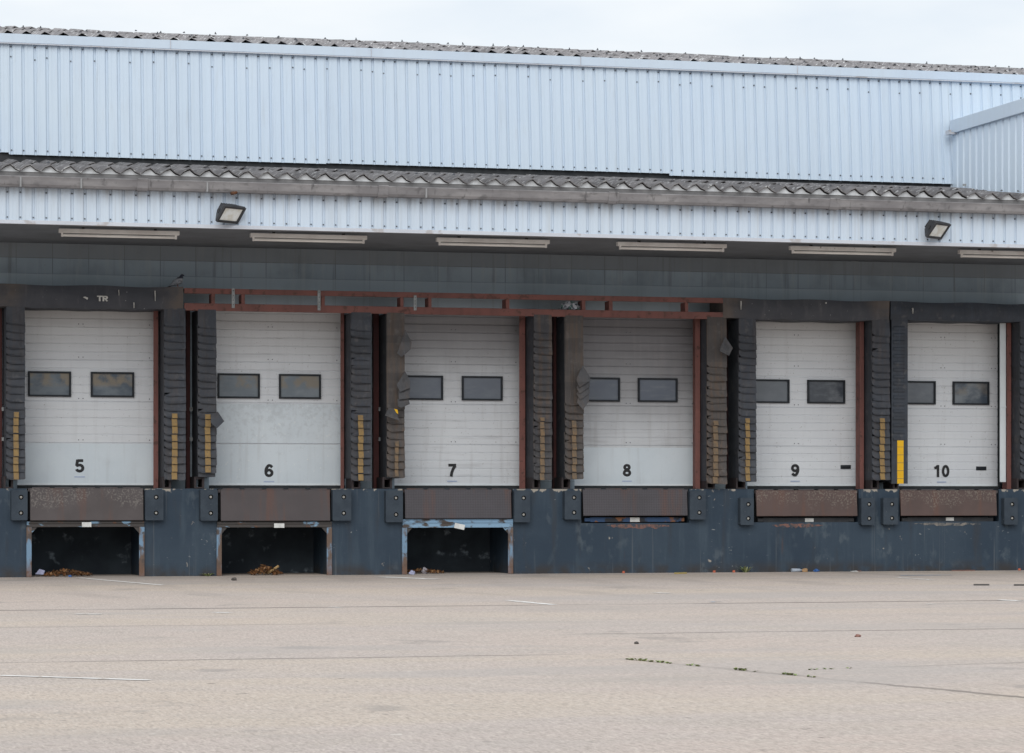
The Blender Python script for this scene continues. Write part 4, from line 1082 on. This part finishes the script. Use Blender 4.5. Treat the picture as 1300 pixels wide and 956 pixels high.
# ---------------------------------------------------------------- litter
def mcol(name, c): return basic(name, c, tuple(.8*k for k in c), 20, .5)
M['orange'] = mcol("orange plastic", (.50, .13, .07)); M['bluep'] = mcol("blue plastic", (.04, .12, .34)); M['lilac'] = mcol("lilac film", (.42, .44, .62))
M['pale'] = mcol("pale film", (.36, .41, .48)); M['wood'] = mcol("bare wood", (.42, .28, .13)); M['yell'] = mcol("yellow strip", (.50, .38, .14)); M['tan'] = mcol("tan leaf", (.40, .25, .13))
M['card'] = mcol("grey card", (.30, .28, .31)); M['brick'] = mcol("brick red", (.24, .12, .095))
def blob(name, p, sx, sy, sz, m, lab, cat, seed, group=None, amp=.5):
    bm = bmesh.new(); bmesh.ops.create_icosphere(bm, subdivisions=2, radius=1)
    for v in bm.verts:
        k = 1+amp*mn.noise(v.co*2+Vector((seed, 0, 0))); v.co = Vector((v.co.x*sx*k, v.co.y*sy*k, max(-sz*.6, v.co.z*sz*k)))
    me = bpy.data.meshes.new(name); bm.to_mesh(me); bm.free(); me.materials.append(m)
    o = bpy.data.objects.new(name, me); COL.objects.link(o); o.location = (p.x, p.y, sz*.6+.001); return tag(o, lab, cat, group)
def base(u, y): return Vector((X(u, y), y, 0))
for u, w in ((791.5, "below the middle of door 8"), (906.5, "at the wall foot between doors 8 and 9, left one"), (931.5, "at the wall foot between doors 8 and 9, right one"), (1294, "at the far right end of the wall foot")):
    y = -.14; p = base(u, y)
    b = MB(); b.tube(p+Vector((0, 0, .001)), p+Vector((.004, 0, .028)), .026, 12, 0, .021); b.tube(p+Vector((.004, 0, .028)), p+Vector((.004, 0, .038)), .023, 12)
    tag(b.build("plastic_scrap", M['orange'], bevel=.003), "small orange plastic cap " + w, "plastic scrap", "orange plastic caps at the wall foot")
p = base(1012, -.15); b = MB()
b.tube(p+Vector((-.10, 0, .033)), p+Vector((.04, .01, .033)), .032, 12, 0, .026); b.tube(p+Vector((.04, .01, .033)), p+Vector((.08, .012, .033)), .030, 12, 0, .012); b.tube(p+Vector((.08, .012, .033)), p+Vector((.10, .014, .033)), .014, 10)
tag(b.build("plastic_bottle", M['pale'], smooth=False), "clear crushed plastic bottle lying at the wall foot below door 9", "bottle")
blob("paper_scrap", base(1021.5, -.16), .055, .04, .04, M['tan'], "crumpled tan paper scrap beside the plastic bottle", "paper scrap", 3)
blob("plastic_scrap", base(1036.5, -.14), .045, .04, .035, M['bluep'], "small blue plastic scrap right of the plastic bottle", "plastic scrap", 8)
tag(MB().prism([gnd(856, 728.6, .004), gnd(872, 728.2, .004), gnd(872, 727.2, .004), gnd(856, 727.6, .004)], (0, 0, .012)).build("wood_strip", M['yell']), "thin yellow wood strip lying at the wall foot right of door 8", "wood strip")
for i, (u0, u1, v) in enumerate(((1088, 1102, 724.6), (1108, 1124, 724.3), (1208, 1238, 724.0))):
    tag(MB().prism([gnd(u0, v+.7, .003), gnd(u1, v+.5, .003), gnd(u1, v-.2, .003), gnd(u0, v, .003)], (0, 0, .010)).build("wood_strip", M['brick']),
        ("short reddish strip at the wall foot left of the bumpers between doors 9 and 10", "reddish strip at the wall foot under the bumpers between doors 9 and 10", "long reddish strip at the wall foot below door 10")[i], "wood strip")
b = MB(); q0 = gnd(1084, 725.6, .003); b.prism([q0+Vector((-.06, -.06, 0)), q0+Vector((.07, -.03, 0)), q0+Vector((.06, .05, .012)), q0+Vector((-.05, .04, .004))], (0, 0, .004))
tag(b.build("paper_scrap", M['tagwhite']), "flat white paper scrap on the ground left of the bumpers between doors 9 and 10", "paper scrap")
blob("plastic_scrap", base(523, -.03), .05, .05, .045, M['lilac'], "crumpled lilac plastic scrap at the left of the pit below door 7", "plastic scrap", 11)
blob("plastic_scrap", base(539, .35), .05, .04, .07, M['card'], "grey crumpled scrap inside the pit below door 7", "plastic scrap", 15)
blob("plastic_scrap", base(89, -.08), .03, .03, .022, M['bluep'], "tiny blue scrap in front of the pit below door 5", "plastic scrap", 17)
y = .25; b = MB(); pts = [at(u, v, y) for u, v in ((44.5, 729), (50, 722.5), (57, 724.5), (55, 729.5))]
b.prism([Vector((p.x, p.y, max(.004, p.z))) for p in pts], (.01, .05, 0)); tag(b.build("card_sheet", M['lilac']), "pale lilac card leaning at the left inside the pit below door 5", "card sheet")
blob("stone", gnd(297, 737), .045, .04, .028, M['drain'], "small dark stone on the yard in front of door 6", "stone", 21)
blob("stone", gnd(1089, 808.6), .032, .025, .015, M['brick'], "small reddish stone on the yard in front of door 9", "stone", 23)
blob("stone", gnd(808, 817.6), .022, .02, .014, M['drain'], "tiny dark stone on the yard in front of door 8", "stone", 27)
p = at(340, 727, .3); q = at(354, 720.5, .3)
tag(MB().tube((p.x, .25, max(.02, p.z)), (q.x, .35, q.z+.02), .022, 6).build("wood_stick", M['wood']), "pale wooden stick leaning on leaves inside the pit below door 6", "stick")
# leaf litter
def leaves(u0, u1, y0, y1, hmax, n, lab):
    b = MB(); x0, x1 = X(u0, .2), X(u1, .2)
    for i in range(n):
        x = random.uniform(x0, x1); f = 1-abs((x-(x0+x1)/2)/((x1-x0)/2)); y = random.uniform(y0, y1); z = random.uniform(.006, .012+hmax*f)
        e = Euler((random.uniform(-1, 1), random.uniform(-1, 1), random.uniform(0, 6.3))).to_matrix(); s = random.uniform(.02, .045)
        pts = [Vector((x, y, z+.02)) + e @ Vector(q)*s for q in ((-1, 0, 0), (-.3, .5, .12), (.5, .45, 0), (1.1, 0, .1), (.5, -.45, 0), (-.3, -.5, .1))]
        for k in pts: k.z = max(k.z, .003)
        b.face(pts, random.randrange(3))
    o = b.build("leaf_litter", [M['leaf1'], M['leaf2'], M['leaf3']], kind="stuff"); tag(o, lab, "leaves")
M['leaf1'] = mcol("dead leaf", (.17, .075, .03)); M['leaf2'] = mcol("dead leaf dark", (.085, .045, .025)); M['leaf3'] = mcol("dead leaf pale", (.24, .13, .06))
leaves(56, 116, .05, .7, .09, 330, "heap of brown dead leaves inside the pit below door 5")
leaves(320, 358, .05, .7, .13, 240, "heap of brown dead leaves inside the pit below door 6")
leaves(522, 565, .2, .9, .05, 120, "scatter of brown dead leaves inside the pit below door 7")
# weeds
M['weed'] = mcol("weed leaf", (.24, .31, .12)); M['weed2'] = mcol("weed leaf dry", (.31, .33, .16))
def tuft(b, p, h, n, spread):
    for i in range(n):
        a = random.uniform(0, 6.28); l = h*random.uniform(.5, 1.1); d = Vector((math.cos(a), math.sin(a), 0)); s = Vector((-d.y, d.x, 0))*random.uniform(.006, .014)
        p0 = p + d*random.uniform(0, spread*.3); p1 = p0 + d*spread*.5 + Vector((0, 0, l*.7)); p2 = p0 + d*spread*random.uniform(.8, 1.3) + Vector((0, 0, l*random.uniform(.6, 1)))
        b.face((p0-s*.5, p0+s*.5, p1+s, p2, p1-s), random.randrange(2))
for u, y, h, lab in ((947, -.12, .12, "small green weed growing at the wall foot left of door 9"), (264, -.10, .06, "low green weed growing at the wall foot left of the pit below door 6")):
    b = MB(); tuft(b, base(u, y), h, 40, .12); tag(b.build("weed", [M['weed'], M['weed2']]), lab, "weed", "weeds at the wall foot")
b = MB()
A, C_ = gnd(790, 836.6), gnd(1040, 860.5)
dense = [(.02, .3), (.06, .5), (.11, 1.0), (.16, .5), (.21, .8), (.26, .4), (.33, .3), (.40, .6), (.63, 1.0), (.66, .6), (.86, .9), (.9, .5), (.97, .3)]
for f, w in dense:
    for k in range(int(6*w)):
        ff = f + random.gauss(0, .014); p = A.lerp(C_, ff); tuft(b, Vector((p.x, p.y, 0)) + Vector((0, random.uniform(-.03, .03), 0)), .016*(.5+w), 4, .03)
for k in range(5):
    p = KJ[0].lerp(KJ[1], random.uniform(.0, .25)); tuft(b, Vector((p.x, p.y, 0)), .012, 4, .03)
tag(b.build("grass", [M['weed'], M['weed2']], kind="stuff"), "short green grass growing along a crack in the yard", "grass")

# ---------------------------------------------------------------- light
w = bpy.data.worlds.new("World"); S.world = w; w.use_nodes = True
nt = w.node_tree; nt.nodes.clear()
ELEV, AZ = R(36), R(206)      # azimuth measured clockwise from +Y: the sun stands in front of the facade, a little to the left
sky = nt.nodes.new("ShaderNodeTexSky"); sky.sky_type = 'NISHITA'; sky.sun_disc = False; sky.sun_elevation = ELEV; sky.sun_rotation = AZ
bg1 = nt.nodes.new("ShaderNodeBackground"); bg1.inputs[1].default_value = .10; nt.links.new(sky.outputs[0], bg1.inputs[0])
tc = nt.nodes.new("ShaderNodeTexCoord"); mp = nt.nodes.new("ShaderNodeMapping"); mp.inputs["Scale"].default_value = (1, 1, 3.2); nt.links.new(tc.outputs["Generated"], mp.inputs[0])
ns = nt.nodes.new("ShaderNodeTexNoise"); ns.inputs["Scale"].default_value = 5.5; ns.inputs["Detail"].default_value = 5; nt.links.new(mp.outputs[0], ns.inputs["Vector"])
rp = nt.nodes.new("ShaderNodeValToRGB"); nt.links.new(ns.outputs["Fac"], rp.inputs[0])
rp.color_ramp.elements[0].position = .34; rp.color_ramp.elements[0].color = (.74, .81, .885, 1)
rp.color_ramp.elements[1].position = .62; rp.color_ramp.elements[1].color = (.93, .95, .96, 1)
bg2 = nt.nodes.new("ShaderNodeBackground"); bg2.inputs[1].default_value = 1.10; nt.links.new(rp.outputs[0], bg2.inputs[0])
mx = nt.nodes.new("ShaderNodeMixShader"); mx.inputs[0].default_value = .90
nt.links.new(bg1.outputs[0], mx.inputs[1]); nt.links.new(bg2.outputs[0], mx.inputs[2])
ow = nt.nodes.new("ShaderNodeOutputWorld"); nt.links.new(mx.outputs[0], ow.inputs[0])
sl = bpy.data.lights.new("sun", 'SUN'); sl.energy = 1.75; sl.angle = R(48); sl.color = (1, .97, .92)
so = bpy.data.objects.new("sun", sl); COL.objects.link(so)
d = Vector((math.sin(AZ)*math.cos(ELEV), math.cos(AZ)*math.cos(ELEV), math.sin(ELEV)))
so.location = d*60; so.rotation_euler = d.to_track_quat('Z', 'Y').to_euler()

S.render.engine = 'CYCLES'
S.cycles.max_bounces = 10; S.cycles.diffuse_bounces = 8
S.view_settings.view_transform = 'Standard'; S.view_settings.look = 'None'; S.view_settings.exposure = 0; S.view_settings.gamma = 1
